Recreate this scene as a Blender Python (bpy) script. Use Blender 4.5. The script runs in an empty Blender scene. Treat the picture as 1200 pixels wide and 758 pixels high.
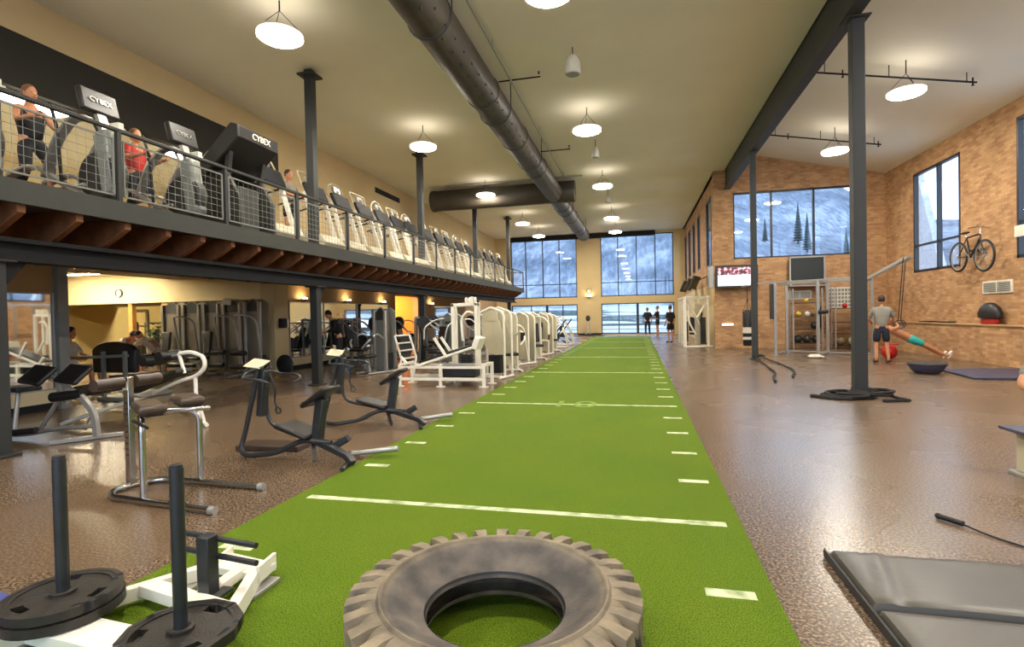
import bpy, bmesh, math, random
from mathutils import Vector, Matrix, Euler, Quaternion
random.seed(7)
PI = math.pi
SC = bpy.context.scene
COL = SC.collection

# ------------------------------------------------------------------ camera
cam_d = bpy.data.cameras.new('camera')
cam = bpy.data.objects.new('camera', cam_d)
COL.objects.link(cam)
SC.camera = cam
F_PX, YAW, PITCH, ROLL, EYE = 618.46, .234743, -.0153075, -.0204213, 1.434
cam_d.sensor_fit = 'HORIZONTAL'; cam_d.sensor_width = 36.0
cam_d.lens = F_PX * 36.0 / 1200.0
cam_d.clip_start = .05; cam_d.clip_end = 2000
_f = Vector((-math.sin(YAW)*math.cos(PITCH), math.cos(YAW)*math.cos(PITCH), math.sin(PITCH)))
_r = Vector((math.cos(YAW), math.sin(YAW), 0)); _u = _r.cross(_f)
_r2 = _r*math.cos(ROLL) + _u*math.sin(ROLL); _u2 = -_r*math.sin(ROLL) + _u*math.cos(ROLL)
_m = Matrix((_r2, _u2, -_f)).transposed().to_4x4(); _m.translation = (0, 0, EYE)
cam.matrix_world = _m

# ------------------------------------------------------------------ world, exposure
LAMP_DOWN, LAMP_UP, LAMP_RIM, SKY_STRENGTH = 105.0, 2.0, 2.0, 2.4
w = bpy.data.worlds.new('overcast_sky'); SC.world = w; w.use_nodes = True
bgn = w.node_tree.nodes['Background']
bgn.inputs[0].default_value = (.62, .78, 1.0, 1); bgn.inputs[1].default_value = SKY_STRENGTH
SC.view_settings.view_transform = 'Standard'; SC.view_settings.look = 'None'
SC.view_settings.gamma = 1; SC.view_settings.use_curve_mapping = False
SC.view_settings.exposure = 0.8
SC.cycles.max_bounces = 8; SC.cycles.diffuse_bounces = 5; SC.cycles.glossy_bounces = 4
SC.cycles.transparent_max_bounces = 12; SC.cycles.sample_clamp_indirect = 6
SC.cycles.use_denoising = True; SC.cycles.caustics_reflective = False

# ------------------------------------------------------------------ materials
def srgb(r, g, b):
    f = lambda c: (c/255/12.92) if c/255 <= .04045 else ((c/255+.055)/1.055)**2.4
    return (f(r), f(g), f(b), 1)
def newmat(n):
    m = bpy.data.materials.new(n); m.use_nodes = True
    return m, m.node_tree.nodes, m.node_tree.links, m.node_tree.nodes['Principled BSDF']
def mat(n, col, rough=.5, metal=0.0, var=.12, scale=6.0, bump=0.0, coat=0.0):
    m, N, L, b = newmat(n)
    tc = N.new('ShaderNodeTexCoord'); no = N.new('ShaderNodeTexNoise'); no.inputs['Scale'].default_value = scale
    no.inputs['Detail'].default_value = 4
    L.new(tc.outputs['Object'], no.inputs['Vector'])
    r = N.new('ShaderNodeValToRGB'); c = srgb(*col)
    r.color_ramp.elements[0].position = .3; r.color_ramp.elements[1].position = .7
    r.color_ramp.elements[0].color = tuple(x*(1-var) for x in c[:3])+(1,)
    r.color_ramp.elements[1].color = tuple(min(1, x*(1+var)) for x in c[:3])+(1,)
    L.new(no.outputs['Fac'], r.inputs[0]); L.new(r.outputs[0], b.inputs['Base Color'])
    b.inputs['Roughness'].default_value = rough; b.inputs['Metallic'].default_value = metal
    b.inputs['Coat Weight'].default_value = coat
    if bump:
        bp = N.new('ShaderNodeBump'); bp.inputs['Strength'].default_value = bump; bp.inputs['Distance'].default_value = .01
        n2 = N.new('ShaderNodeTexNoise'); n2.inputs['Scale'].default_value = scale*12
        L.new(tc.outputs['Object'], n2.inputs['Vector'])
        L.new(n2.outputs['Fac'], bp.inputs['Height']); L.new(bp.outputs[0], b.inputs['Normal'])
    return m
def emit(n, col, s):
    m, N, L, b = newmat(n)
    b.inputs['Base Color'].default_value = (.8, .8, .8, 1)
    b.inputs['Emission Color'].default_value = (*col, 1); b.inputs['Emission Strength'].default_value = s
    return m
WARM = (1.0, .91, .77)
M = {}
M['ceiling'] = mat('ceiling_paint', (238, 232, 214), .85, var=.03, scale=.6)
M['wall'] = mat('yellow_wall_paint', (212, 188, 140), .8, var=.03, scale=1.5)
M['wall_light'] = mat('pale_wall_paint', (226, 208, 162), .8, var=.03, scale=1.5)
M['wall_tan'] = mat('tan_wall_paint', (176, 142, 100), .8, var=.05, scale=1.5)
M['lime_wall'] = mat('lime_wall_paint', (206, 186, 124), .8, var=.04, scale=1.5)
M['orange_wall'] = mat('orange_wall_paint', (222, 128, 34), .8, var=.06, scale=1.5)
M['dark_wall'] = mat('dark_bulkhead_paint', (38, 36, 28), .8, var=.1, scale=1.5)
M['steel'] = mat('dark_painted_steel', (44, 46, 45), .6, var=.08, scale=3, bump=.05)
M['steel_green'] = mat('grey_fascia_paint', (54, 56, 51), .6, var=.08, scale=3)
M['steel_black'] = mat('black_beam_paint', (13, 14, 17), .8, var=.15, scale=3)
M['frame_dark'] = mat('window_frame_paint', (34, 38, 44), .4, var=.1)
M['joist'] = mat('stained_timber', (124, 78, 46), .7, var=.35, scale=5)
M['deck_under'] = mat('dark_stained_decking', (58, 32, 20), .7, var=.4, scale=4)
M['duct'] = mat('duct_dark_metal', (62, 56, 46), .55, metal=.0, var=.2, scale=3, bump=.1)
M['chrome'] = mat('brushed_chrome', (190, 190, 186), .22, metal=1, var=.05)
M['silver'] = mat('silver_paint', (168, 166, 160), .35, metal=.5, var=.06)
M['white'] = mat('white_powder_coat', (236, 230, 214), .35, var=.03)
M['cream'] = mat('cream_shroud_plastic', (190, 180, 150), .5, var=.05)
M['grey_paint'] = mat('grey_powder_coat', (128, 130, 124), .4, var=.06)
M['grey_shroud'] = mat('grey_shroud_plastic', (136, 130, 112), .5, var=.05)
M['dark_shroud'] = mat('dark_shroud_plastic', (50, 49, 45), .55, var=.08)
M['black'] = mat('black_rubber', (22, 22, 23), .55, var=.2, bump=.08)
M['vinyl'] = mat('black_vinyl', (26, 25, 25), .45, var=.12, bump=.04)
M['vinyl_brown'] = mat('worn_brown_vinyl', (66, 52, 42), .38, var=.25, bump=.05)
M['pad_tan'] = mat('tan_foam', (120, 100, 72), .7, var=.15)
M['iron'] = mat('black_iron_plate', (44, 40, 36), .45, metal=.2, var=.35, scale=14, bump=.25)
M['black_tube'] = mat('black_tube_paint', (40, 42, 44), .35, var=.2, scale=12, bump=.05)
M['red'] = mat('red_fabric', (176, 40, 26), .7)
M['redball'] = mat('red_rubber', (190, 26, 24), .35)
M['teal'] = mat('turquoise_fabric', (52, 176, 168), .7)
M['tgrey'] = mat('grey_cotton', (142, 138, 126), .8)
M['twhite'] = mat('white_cotton', (222, 214, 196), .8)
M['tblack'] = mat('black_cotton', (24, 24, 28), .8)
M['navy'] = mat('navy_cotton', (26, 30, 46), .8)
M['skin'] = mat('skin', (202, 140, 100), .5, var=.05)
M['hair'] = mat('dark_hair', (46, 28, 20), .6, var=.2, scale=30)
M['hair_fair'] = mat('brown_hair', (120, 78, 48), .6, var=.2, scale=30)
M['shoe_white'] = mat('white_shoe', (226, 222, 210), .6)
M['shoe_dark'] = mat('dark_shoe', (44, 40, 42), .6)
M['screen_black'] = mat('switched_off_screen', (40, 42, 34), .25, var=.04)
M['paper'] = mat('white_paper', (222, 214, 196), .7)
M['bluemat'] = mat('blue_vinyl_mat', (66, 74, 128), .45, var=.1)
M['slatemat'] = mat('slate_vinyl_mat', (60, 60, 84), .5, var=.1)
M['charcoal_mat'] = mat('charcoal_vinyl_mat', (66, 62, 54), .36, var=.1, scale=3, bump=.06)
M['leaf'] = mat('plant_leaf', (70, 96, 40), .6, var=.3)
M['wood_tan'] = mat('tan_timber', (196, 140, 74), .6, var=.2)
M['yellow'] = mat('yellow_rubber', (214, 176, 44), .5)
M['lamp_face'] = emit('lamp_diffuser', WARM, LAMP_DOWN)
M['lamp_top'] = emit('lamp_uplight', WARM, LAMP_UP)
M['lamp_rim'] = emit('lamp_rim_glow', WARM, LAMP_RIM)
M['tube_light'] = emit('ceiling_tube_light', (1, .9, .68), 12)
M['small_light'] = emit('small_wall_light', (1, .9, .7), 1.6)
M['sconce_light'] = emit('sconce_glow', (1, .78, .42), 38)
M['panel_light'] = emit('panel_light', (1, .86, .6), 50)

def glass():
    m, N, L, b = newmat('window_glass')
    N.remove(b); out = N['Material Output']
    t = N.new('ShaderNodeBsdfTransparent'); t.inputs[0].default_value = (.93, .95, .97, 1)
    g = N.new('ShaderNodeBsdfGlossy'); g.inputs['Roughness'].default_value = .01
    fr = N.new('ShaderNodeFresnel'); ge = N.new('ShaderNodeNewGeometry'); mr = N.new('ShaderNodeMapRange')
    mr.inputs[3].default_value = 1.5; mr.inputs[4].default_value = 1/1.5; L.new(ge.outputs['Backfacing'], mr.inputs[0]); L.new(mr.outputs[0], fr.inputs[0])
    mx = N.new('ShaderNodeMixShader')
    L.new(fr.outputs[0], mx.inputs[0]); L.new(t.outputs[0], mx.inputs[1]); L.new(g.outputs[0], mx.inputs[2])
    L.new(mx.outputs[0], out.inputs[0]); return m
M['glass'] = glass()
def mirror():
    m, N, L, b = newmat('mirror_glass')
    b.inputs['Base Color'].default_value = (.8, .8, .76, 1); b.inputs['Metallic'].default_value = 1
    b.inputs['Roughness'].default_value = .03
    return m
M['mirror'] = mirror()
def brick(axis):
    m, N, L, b = newmat('brick_' + axis)
    tc = N.new('ShaderNodeTexCoord'); sp = N.new('ShaderNodeSeparateXYZ'); cb = N.new('ShaderNodeCombineXYZ')
    L.new(tc.outputs['Object'], sp.inputs[0])
    L.new(sp.outputs['X' if axis == 'x' else 'Y'], cb.inputs[0]); L.new(sp.outputs['Z'], cb.inputs[1])
    br = N.new('ShaderNodeTexBrick')
    br.inputs['Scale'].default_value = 1.0; br.inputs['Brick Width'].default_value = .22; br.inputs['Row Height'].default_value = .075
    br.inputs['Mortar Size'].default_value = .007; br.inputs['Mortar Smooth'].default_value = .3; br.inputs['Bias'].default_value = -.1
    br.inputs['Color1'].default_value = srgb(204, 166, 122); br.inputs['Color2'].default_value = srgb(170, 128, 90)
    br.inputs['Mortar'].default_value = srgb(184, 146, 104)
    L.new(cb.outputs[0], br.inputs['Vector'])
    no = N.new('ShaderNodeTexNoise'); no.inputs['Scale'].default_value = 2.2; no.inputs['Detail'].default_value = 6
    L.new(tc.outputs['Object'], no.inputs['Vector'])
    mx = N.new('ShaderNodeMix'); mx.data_type = 'RGBA'; mx.blend_type = 'MULTIPLY'; mx.inputs[0].default_value = .7
    rp = N.new('ShaderNodeValToRGB'); rp.color_ramp.elements[0].position = .32; rp.color_ramp.elements[1].position = .68
    rp.color_ramp.elements[0].color = (.72, .62, .55, 1); rp.color_ramp.elements[1].color = (1.1, 1.05, 1, 1)
    L.new(no.outputs['Fac'], rp.inputs[0]); L.new(br.outputs['Color'], mx.inputs[6]); L.new(rp.outputs[0], mx.inputs[7])
    L.new(mx.outputs[2], b.inputs['Base Color']); b.inputs['Roughness'].default_value = .85
    bp = N.new('ShaderNodeBump'); bp.inputs['Strength'].default_value = .5; bp.inputs['Distance'].default_value = .01; bp.invert = True
    L.new(br.outputs['Fac'], bp.inputs['Height']); L.new(bp.outputs[0], b.inputs['Normal'])
    return m
M['brick_x'] = brick('x'); M['brick_y'] = brick('y')
def floor_mat():
    m, N, L, b = newmat('speckled_rubber_floor')
    tc = N.new('ShaderNodeTexCoord')
    def noise(s, d=3):
        n = N.new('ShaderNodeTexNoise'); n.inputs['Scale'].default_value = s; n.inputs['Detail'].default_value = d
        L.new(tc.outputs['Object'], n.inputs['Vector']); return n
    a = noise(62, 2); r = N.new('ShaderNodeValToRGB')
    r.color_ramp.elements[0].position = .35; r.color_ramp.elements[0].color = srgb(66, 54, 42)
    r.color_ramp.elements[1].position = .66; r.color_ramp.elements[1].color = srgb(146, 124, 98)
    e = r.color_ramp.elements.new(.5); e.color = srgb(102, 84, 66)
    L.new(a.outputs['Fac'], r.inputs[0])
    bl = noise(.6, 2); r2 = N.new('ShaderNodeValToRGB')
    r2.color_ramp.elements[0].position = .35; r2.color_ramp.elements[1].position = .7
    r2.color_ramp.elements[0].color = (.85, .85, .88, 1); r2.color_ramp.elements[1].color = (1.08, 1.02, .95, 1)
    L.new(bl.outputs['Fac'], r2.inputs[0])
    mx = N.new('ShaderNodeMix'); mx.data_type = 'RGBA'; mx.blend_type = 'MULTIPLY'; mx.inputs[0].default_value = 1
    L.new(r.outputs[0], mx.inputs[6]); L.new(r2.outputs[0], mx.inputs[7]); L.new(mx.outputs[2], b.inputs['Base Color'])
    mr = N.new('ShaderNodeMapRange'); mr.inputs[3].default_value = .22; mr.inputs[4].default_value = .32
    L.new(bl.outputs['Fac'], mr.inputs[0]); L.new(mr.outputs[0], b.inputs['Roughness'])
    b.inputs['Specular IOR Level'].default_value = .75
    w_ = noise(1.6, 2); bp = N.new('ShaderNodeBump'); bp.inputs['Strength'].default_value = .03; bp.inputs['Distance'].default_value = .02
    L.new(w_.outputs['Fac'], bp.inputs['Height'])
    b2 = N.new('ShaderNodeBump'); b2.inputs['Strength'].default_value = .03; b2.inputs['Distance'].default_value = .003
    L.new(a.outputs['Fac'], b2.inputs['Height']); L.new(bp.outputs[0], b2.inputs['Normal']); L.new(b2.outputs[0], b.inputs['Normal'])
    return m
M['floor'] = floor_mat()
Y0, YD = 3.725, .9144
def turf_mat():
    m, N, L, b = newmat('artificial_turf')
    tc = N.new('ShaderNodeTexCoord'); sp = N.new('ShaderNodeSeparateXYZ'); L.new(tc.outputs['Object'], sp.inputs[0])
    def mth(op, a, bb=None):
        n = N.new('ShaderNodeMath'); n.operation = op
        for i, v in enumerate((a, bb)):
            if v is None: continue
            if isinstance(v, (int, float)): n.inputs[i].default_value = v
            else: L.new(v, n.inputs[i])
        return n.outputs[0]
    def band(v, c, h):  # 1 where |v-c|<h
        return mth('LESS_THAN', mth('ABSOLUTE', mth('SUBTRACT', v, c)), h)
    def per(step):
        q = mth('DIVIDE', mth('SUBTRACT', sp.outputs['Y'], Y0), step)
        return mth('MULTIPLY', mth('ABSOLUTE', mth('SUBTRACT', q, mth('ROUND', q))), step)
    full = mth('MULTIPLY', mth('LESS_THAN', per(YD*5), .035), band(sp.outputs['X'], -1.025, 1.575))
    tick = mth('MULTIPLY', mth('LESS_THAN', per(YD), .04), mth('ADD', band(sp.outputs['X'], .43, .12), band(sp.outputs['X'], -2.48, .12)))
    mask = mth('MINIMUM', mth('ADD', full, tick), 1.0)
    def noise(s, d=3, dist=0):
        n = N.new('ShaderNodeTexNoise'); n.inputs['Scale'].default_value = s; n.inputs['Detail'].default_value = d
        L.new(tc.outputs['Object'], n.inputs['Vector']); return n.outputs['Fac']
    wear = N.new('ShaderNodeMapRange'); wear.inputs[1].default_value = .3; wear.inputs[2].default_value = .6
    wear.inputs[3].default_value = .3; wear.inputs[4].default_value = .85; L.new(noise(9, 4), wear.inputs[0])
    mask = mth('MULTIPLY', mask, wear.outputs[0])
    r = N.new('ShaderNodeValToRGB'); L.new(noise(160, 2), r.inputs[0])
    r.color_ramp.elements[0].position = .33; r.color_ramp.elements[0].color = srgb(52, 74, 8)
    r.color_ramp.elements[1].position = .68; r.color_ramp.elements[1].color = srgb(116, 142, 30)
    r2 = N.new('ShaderNodeValToRGB'); L.new(noise(1.1, 5), r2.inputs[0])
    r2.color_ramp.elements[0].position = .35; r2.color_ramp.elements[0].color = (.9, .95, .9, 1)
    r2.color_ramp.elements[1].position = .7; r2.color_ramp.elements[1].color = (1.08, 1.02, 1, 1)
    mu = N.new('ShaderNodeMix'); mu.data_type = 'RGBA'; mu.blend_type = 'MULTIPLY'; mu.inputs[0].default_value = 1
    L.new(r.outputs[0], mu.inputs[6]); L.new(r2.outputs[0], mu.inputs[7])
    mx = N.new('ShaderNodeMix'); mx.data_type = 'RGBA'; L.new(mask, mx.inputs[0]); L.new(mu.outputs[2], mx.inputs[6])
    mx.inputs[7].default_value = srgb(226, 232, 196)
    L.new(mx.outputs[2], b.inputs['Base Color']); b.inputs['Roughness'].default_value = .9
    b.inputs['Specular IOR Level'].default_value = .15
    bp = N.new('ShaderNodeBump'); bp.inputs['Strength'].default_value = .7; bp.inputs['Distance'].default_value = .012
    L.new(noise(130, 3), bp.inputs['Height']); L.new(bp.outputs[0], b.inputs['Normal'])
    return m
M['turf'] = turf_mat()
def tire_mat():
    m, N, L, b = newmat('dusty_tyre_rubber')
    tc = N.new('ShaderNodeTexCoord')
    n = N.new('ShaderNodeTexNoise'); n.inputs['Scale'].default_value = 7; n.inputs['Detail'].default_value = 8
    L.new(tc.outputs['Object'], n.inputs['Vector'])
    r = N.new('ShaderNodeValToRGB'); L.new(n.outputs['Fac'], r.inputs[0])
    r.color_ramp.elements[0].position = .34; r.color_ramp.elements[0].color = srgb(86, 78, 66)
    r.color_ramp.elements[1].position = .72; r.color_ramp.elements[1].color = srgb(148, 132, 106)
    sp = N.new('ShaderNodeSeparateXYZ'); L.new(tc.outputs['Object'], sp.inputs[0])
    cb = N.new('ShaderNodeCombineXYZ'); L.new(sp.outputs['X'], cb.inputs[0]); L.new(sp.outputs['Y'], cb.inputs[1])
    ln = N.new('ShaderNodeVectorMath'); ln.operation = 'LENGTH'; L.new(cb.outputs[0], ln.inputs[0])
    rr = N.new('ShaderNodeMapRange'); rr.inputs[1].default_value = .43; rr.inputs[2].default_value = .465; L.new(ln.outputs['Value'], rr.inputs[0])
    r3 = N.new('ShaderNodeValToRGB'); L.new(n.outputs['Fac'], r3.inputs[0])
    r3.color_ramp.elements[0].position = .36; r3.color_ramp.elements[0].color = srgb(56, 52, 50)
    r3.color_ramp.elements[1].position = .7; r3.color_ramp.elements[1].color = srgb(104, 94, 84)
    mm = N.new('ShaderNodeMix'); mm.data_type = 'RGBA'; L.new(rr.outputs[0], mm.inputs[0]); L.new(r3.outputs[0], mm.inputs[6]); L.new(r.outputs[0], mm.inputs[7])
    L.new(mm.outputs[2], b.inputs['Base Color']); b.inputs['Roughness'].default_value = .62
    n2 = N.new('ShaderNodeTexNoise'); n2.inputs['Scale'].default_value = 60; L.new(tc.outputs['Object'], n2.inputs['Vector'])
    bp = N.new('ShaderNodeBump'); bp.inputs['Strength'].default_value = .3; bp.inputs['Distance'].default_value = .006
    L.new(n2.outputs['Fac'], bp.inputs['Height']); L.new(bp.outputs[0], b.inputs['Normal'])
    return m
M['tire'] = tire_mat()
def rope_mat():
    m = mat('braided_rope', (34, 32, 30), .8, bump=.6, scale=10); return m
M['rope'] = rope_mat()
def hill_mat():
    m, N, L, b = newmat('snowy_hillside')
    tc = N.new('ShaderNodeTexCoord')
    def noise(sc, vec, d, r):
        mp = N.new('ShaderNodeMapping'); mp.inputs['Scale'].default_value = vec; L.new(tc.outputs['Object'], mp.inputs[0])
        n = N.new('ShaderNodeTexNoise'); n.inputs['Scale'].default_value = sc; n.inputs['Detail'].default_value = d; n.inputs['Roughness'].default_value = r
        L.new(mp.outputs[0], n.inputs['Vector']); return n.outputs['Fac']
    def mth(op, a, bb):
        n = N.new('ShaderNodeMath'); n.operation = op
        for k, v in enumerate((a, bb)):
            if isinstance(v, (int, float)): n.inputs[k].default_value = v
            else: L.new(v, n.inputs[k])
        return n.outputs[0]
    patch = noise(.05, (1, 1, 1.6), 6, .62)
    trees = noise(.9, (1, .25, .13), 4, .6)
    fac = mth('ADD', mth('MULTIPLY', patch, .62), mth('MULTIPLY', trees, .38))
    r = N.new('ShaderNodeValToRGB'); L.new(fac, r.inputs[0])
    r.color_ramp.elements[0].position = .40; r.color_ramp.elements[0].color = srgb(64, 76, 92)
    r.color_ramp.elements[1].position = .62; r.color_ramp.elements[1].color = srgb(140, 150, 166)
    e = r.color_ramp.elements.new(.51); e.color = srgb(96, 108, 124)
    # field edges, banks and bare ground at the foot of the hill
    sp = N.new('ShaderNodeSeparateXYZ'); L.new(tc.outputs['Object'], sp.inputs[0])
    low = N.new('ShaderNodeMapRange'); low.inputs[1].default_value = 1.5; low.inputs[2].default_value = 4; low.inputs[3].default_value = 1; low.inputs[4].default_value = 0
    L.new(sp.outputs['Z'], low.inputs[0])
    bank = noise(1.0, (.04, .04, 1.1), 3, .55); r2 = N.new('ShaderNodeValToRGB'); L.new(bank, r2.inputs[0])
    r2.color_ramp.elements[0].position = .47; r2.color_ramp.elements[0].color = srgb(56, 68, 70)
    r2.color_ramp.elements[1].position = .54; r2.color_ramp.elements[1].color = srgb(176, 184, 192)
    mx = N.new('ShaderNodeMix'); mx.data_type = 'RGBA'; L.new(low.outputs[0], mx.inputs[0]); L.new(r.outputs[0], mx.inputs[6]); L.new(r2.outputs[0], mx.inputs[7])
    L.new(mx.outputs[2], b.inputs['Base Color']); b.inputs['Roughness'].default_value = 1
    return m
M['hill'] = hill_mat()
def snow_mat():
    m, N, L, b = newmat('snow_field')
    tc = N.new('ShaderNodeTexCoord'); mp = N.new('ShaderNodeMapping'); mp.inputs['Scale'].default_value = (.02, .11, 1)
    L.new(tc.outputs['Object'], mp.inputs[0])
    n = N.new('ShaderNodeTexNoise'); n.inputs['Scale'].default_value = 1; n.inputs['Detail'].default_value = 5
    L.new(mp.outputs[0], n.inputs['Vector'])
    r = N.new('ShaderNodeValToRGB'); L.new(n.outputs['Fac'], r.inputs[0])
    r.color_ramp.elements[0].position = .47; r.color_ramp.elements[0].color = srgb(70, 84, 88)
    r.color_ramp.elements[1].position = .55; r.color_ramp.elements[1].color = srgb(186, 192, 200)
    L.new(r.outputs[0], b.inputs['Base Color']); b.inputs['Roughness'].default_value = .9
    return m
M['snow'] = snow_mat()
M['conifer'] = mat('dark_conifer', (50, 64, 68), .9, var=.4, scale=1.5)
M['bark'] = mat('bare_bark', (84, 84, 88), .9)
M['facade'] = mat('pale_cladding', (180, 184, 192), .7)
def tv_mat():
    m, N, L, b = newmat('television_picture')
    tc = N.new('ShaderNodeTexCoord'); sp = N.new('ShaderNodeSeparateXYZ'); L.new(tc.outputs['Object'], sp.inputs[0])
    n = N.new('ShaderNodeTexNoise'); n.inputs['Scale'].default_value = 9; n.inputs['Detail'].default_value = 3
    L.new(tc.outputs['Object'], n.inputs['Vector'])
    crowd = N.new('ShaderNodeValToRGB'); L.new(n.outputs['Fac'], crowd.inputs[0])
    crowd.color_ramp.elements[0].position = .42; crowd.color_ramp.elements[0].color = srgb(40, 36, 52)
    crowd.color_ramp.elements[1].position = .6; crowd.color_ramp.elements[1].color = srgb(214, 206, 214)
    e = crowd.color_ramp.elements.new(.52); e.color = srgb(160, 50, 56)
    ice = N.new('ShaderNodeValToRGB'); L.new(n.outputs['Fac'], ice.inputs[0])
    ice.color_ramp.elements[0].position = .3; ice.color_ramp.elements[0].color = srgb(150, 60, 70)
    ice.color_ramp.elements[1].position = .42; ice.color_ramp.elements[1].color = srgb(236, 240, 248)
    g = N.new('ShaderNodeMath'); g.operation = 'GREATER_THAN'; g.inputs[1].default_value = .06; L.new(sp.outputs['Z'], g.inputs[0])
    mx = N.new('ShaderNodeMix'); mx.data_type = 'RGBA'; L.new(g.outputs[0], mx.inputs[0])
    L.new(ice.outputs[0], mx.inputs[6]); L.new(crowd.outputs[0], mx.inputs[7])
    b.inputs['Base Color'].default_value = (.02, .02, .02, 1)
    L.new(mx.outputs[2], b.inputs['Emission Color']); b.inputs['Emission Strength'].default_value = 1.0
    return m
M['tv'] = tv_mat()

# ------------------------------------------------------------------ mesh builder
class MB:
    def __init__(s): s.v = []; s.f = []
    def add(s, vs, fs):
        o = len(s.v); s.v += [tuple(p) for p in vs]; s.f += [tuple(i+o for i in f) for f in fs]; return s
    def box(s, x0, x1, y0, y1, z0, z1):
        vs = [(x, y, z) for x in (x0, x1) for y in (y0, y1) for z in (z0, z1)]
        return s.add(vs, [(0,1,3,2),(4,6,7,5),(0,4,5,1),(2,3,7,6),(0,2,6,4),(1,5,7,3)])
    def obox(s, c, size, rot=(0, 0, 0)):
        R = Euler(rot).to_matrix(); c = Vector(c); h = [d/2 for d in size]
        vs = [c + R @ Vector((x, y, z)) for x in (-h[0], h[0]) for y in (-h[1], h[1]) for z in (-h[2], h[2])]
        return s.add(vs, [(0,1,3,2),(4,6,7,5),(0,4,5,1),(2,3,7,6),(0,2,6,4),(1,5,7,3)])
    def sweep(s, pts, prof, closed=False, up=None):
        pts = [Vector(p) for p in pts]; n = len(pts); k = len(prof)
        T = []
        for i in range(n):
            a = pts[(i-1) % n] if (closed or i > 0) else pts[i]; b = pts[(i+1) % n] if (closed or i < n-1) else pts[i]
            t1 = (pts[i]-a); t2 = (b-pts[i]); t = (t1.normalized() if t1.length else Vector())+(t2.normalized() if t2.length else Vector())
            T.append(t.normalized() if t.length > 1e-6 else Vector((0, 0, 1)))
        u = Vector(up) if up else (Vector((0, 0, 1)) if abs(T[0].z) < .95 else Vector((1, 0, 0)))
        u = (u - T[0]*u.dot(T[0])).normalized(); vs = []
        for i in range(n):
            if i: 
                u = T[i-1].rotation_difference(T[i]) @ u; u = (u - T[i]*u.dot(T[i])).normalized()
            w_ = T[i].cross(u)
            sc = prof if not callable(prof) else prof(i)
            for a, b in sc: vs.append(pts[i] + w_*a + u*b)
        fs = []
        for i in range(n if closed else n-1):
            j = (i+1) % n
            for q in range(k): fs.append((i*k+q, i*k+(q+1) % k, j*k+(q+1) % k, j*k+q))
        if not closed: fs += [tuple(range(k-1, -1, -1)), tuple(range((n-1)*k, n*k))]
        return s.add(vs, fs)
    def tube(s, pts, r, n=10, closed=False):
        return s.sweep(pts, [(r*math.cos(2*PI*i/n), r*math.sin(2*PI*i/n)) for i in range(n)], closed)
    def bar(s, pts, w_, h, up=None, closed=False):
        return s.sweep(pts, [(-w_/2, -h/2), (w_/2, -h/2), (w_/2, h/2), (-w_/2, h/2)], closed, up)
    def lathe(s, prof, c=(0, 0, 0), axis='z', n=32, closed_prof=False):
        k = len(prof); vs = []
        for i in range(n):
            a = 2*PI*i/n
            for r, t in prof:
                p = (r*math.cos(a), r*math.sin(a), t)
                if axis == 'x': p = (p[2], p[0], p[1])
                elif axis == 'y': p = (p[0], p[2], p[1])
                vs.append((p[0]+c[0], p[1]+c[1], p[2]+c[2]))
        fs = []
        for i in range(n):
            j = (i+1) % n
            for q in range(k if closed_prof else k-1):
                p = (q+1) % k; fs.append((i*k+q, j*k+q, j*k+p, i*k+p))
        if not closed_prof:
            for q in (0, k-1):
                if prof[q][0] > 1e-5: fs.append(tuple(i*k+q for i in range(n)))
        return s.add(vs, fs)
    def cyl(s, c, r, h, axis='z', n=24): return s.lathe([(r, -h/2), (r, h/2)], c, axis, n)
    def prism(s, poly, axis, a, b):
        def P(u, v, t): return {'x': (t, u, v), 'y': (u, t, v), 'z': (u, v, t)}[axis]
        k = len(poly); vs = [P(u, v, a) for u, v in poly]+[P(u, v, b) for u, v in poly]
        fs = [tuple(range(k)), tuple(range(2*k-1, k-1, -1))]+[(i, (i+1) % k, (i+1) % k+k, i+k) for i in range(k)]
        return s.add(vs, fs)
    def ell(s, c, r, n=16, m=10, rot=(0, 0, 0)):
        R = Euler(rot).to_matrix(); vs = []; fs = []
        for j in range(m+1):
            t = PI*j/m
            for i in range(n):
                a = 2*PI*i/n; vs.append(Vector(c)+R @ Vector((r[0]*math.sin(t)*math.cos(a), r[1]*math.sin(t)*math.sin(a), r[2]*math.cos(t))))
        for j in range(m):
            for i in range(n): fs.append((j*n+i, (j+1)*n+i, (j+1)*n+(i+1) % n, j*n+(i+1) % n))
        return s.add(vs, fs)
    def mesh(s, name):
        me = bpy.data.meshes.new(name); me.from_pydata(s.v, [], s.f); me.validate()
        bm = bmesh.new(); bm.from_mesh(me); bmesh.ops.remove_doubles(bm, verts=bm.verts, dist=1e-5)
        bmesh.ops.recalc_face_normals(bm, faces=bm.faces); bm.to_mesh(me); bm.free()
        me.polygons.foreach_set('use_smooth', [True]*len(me.polygons)); me.set_sharp_from_angle(angle=math.radians(38))
        return me
    def obj(s, name, m, parent=None, bevel=0, loc=None, rot=None, label=None):
        me = s.mesh(name); me.materials.append(M[m] if isinstance(m, str) else m)
        o = bpy.data.objects.new(name, me); COL.objects.link(o)
        if parent: o.parent = parent
        if loc: o.location = loc
        if rot: o.rotation_euler = rot
        if label: o['label'] = label
        if bevel:
            bv = o.modifiers.new('bevel', 'BEVEL'); bv.width = bevel; bv.segments = 2; bv.limit_method = 'ANGLE'; bv.angle_limit = math.radians(40)
        return o
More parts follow.
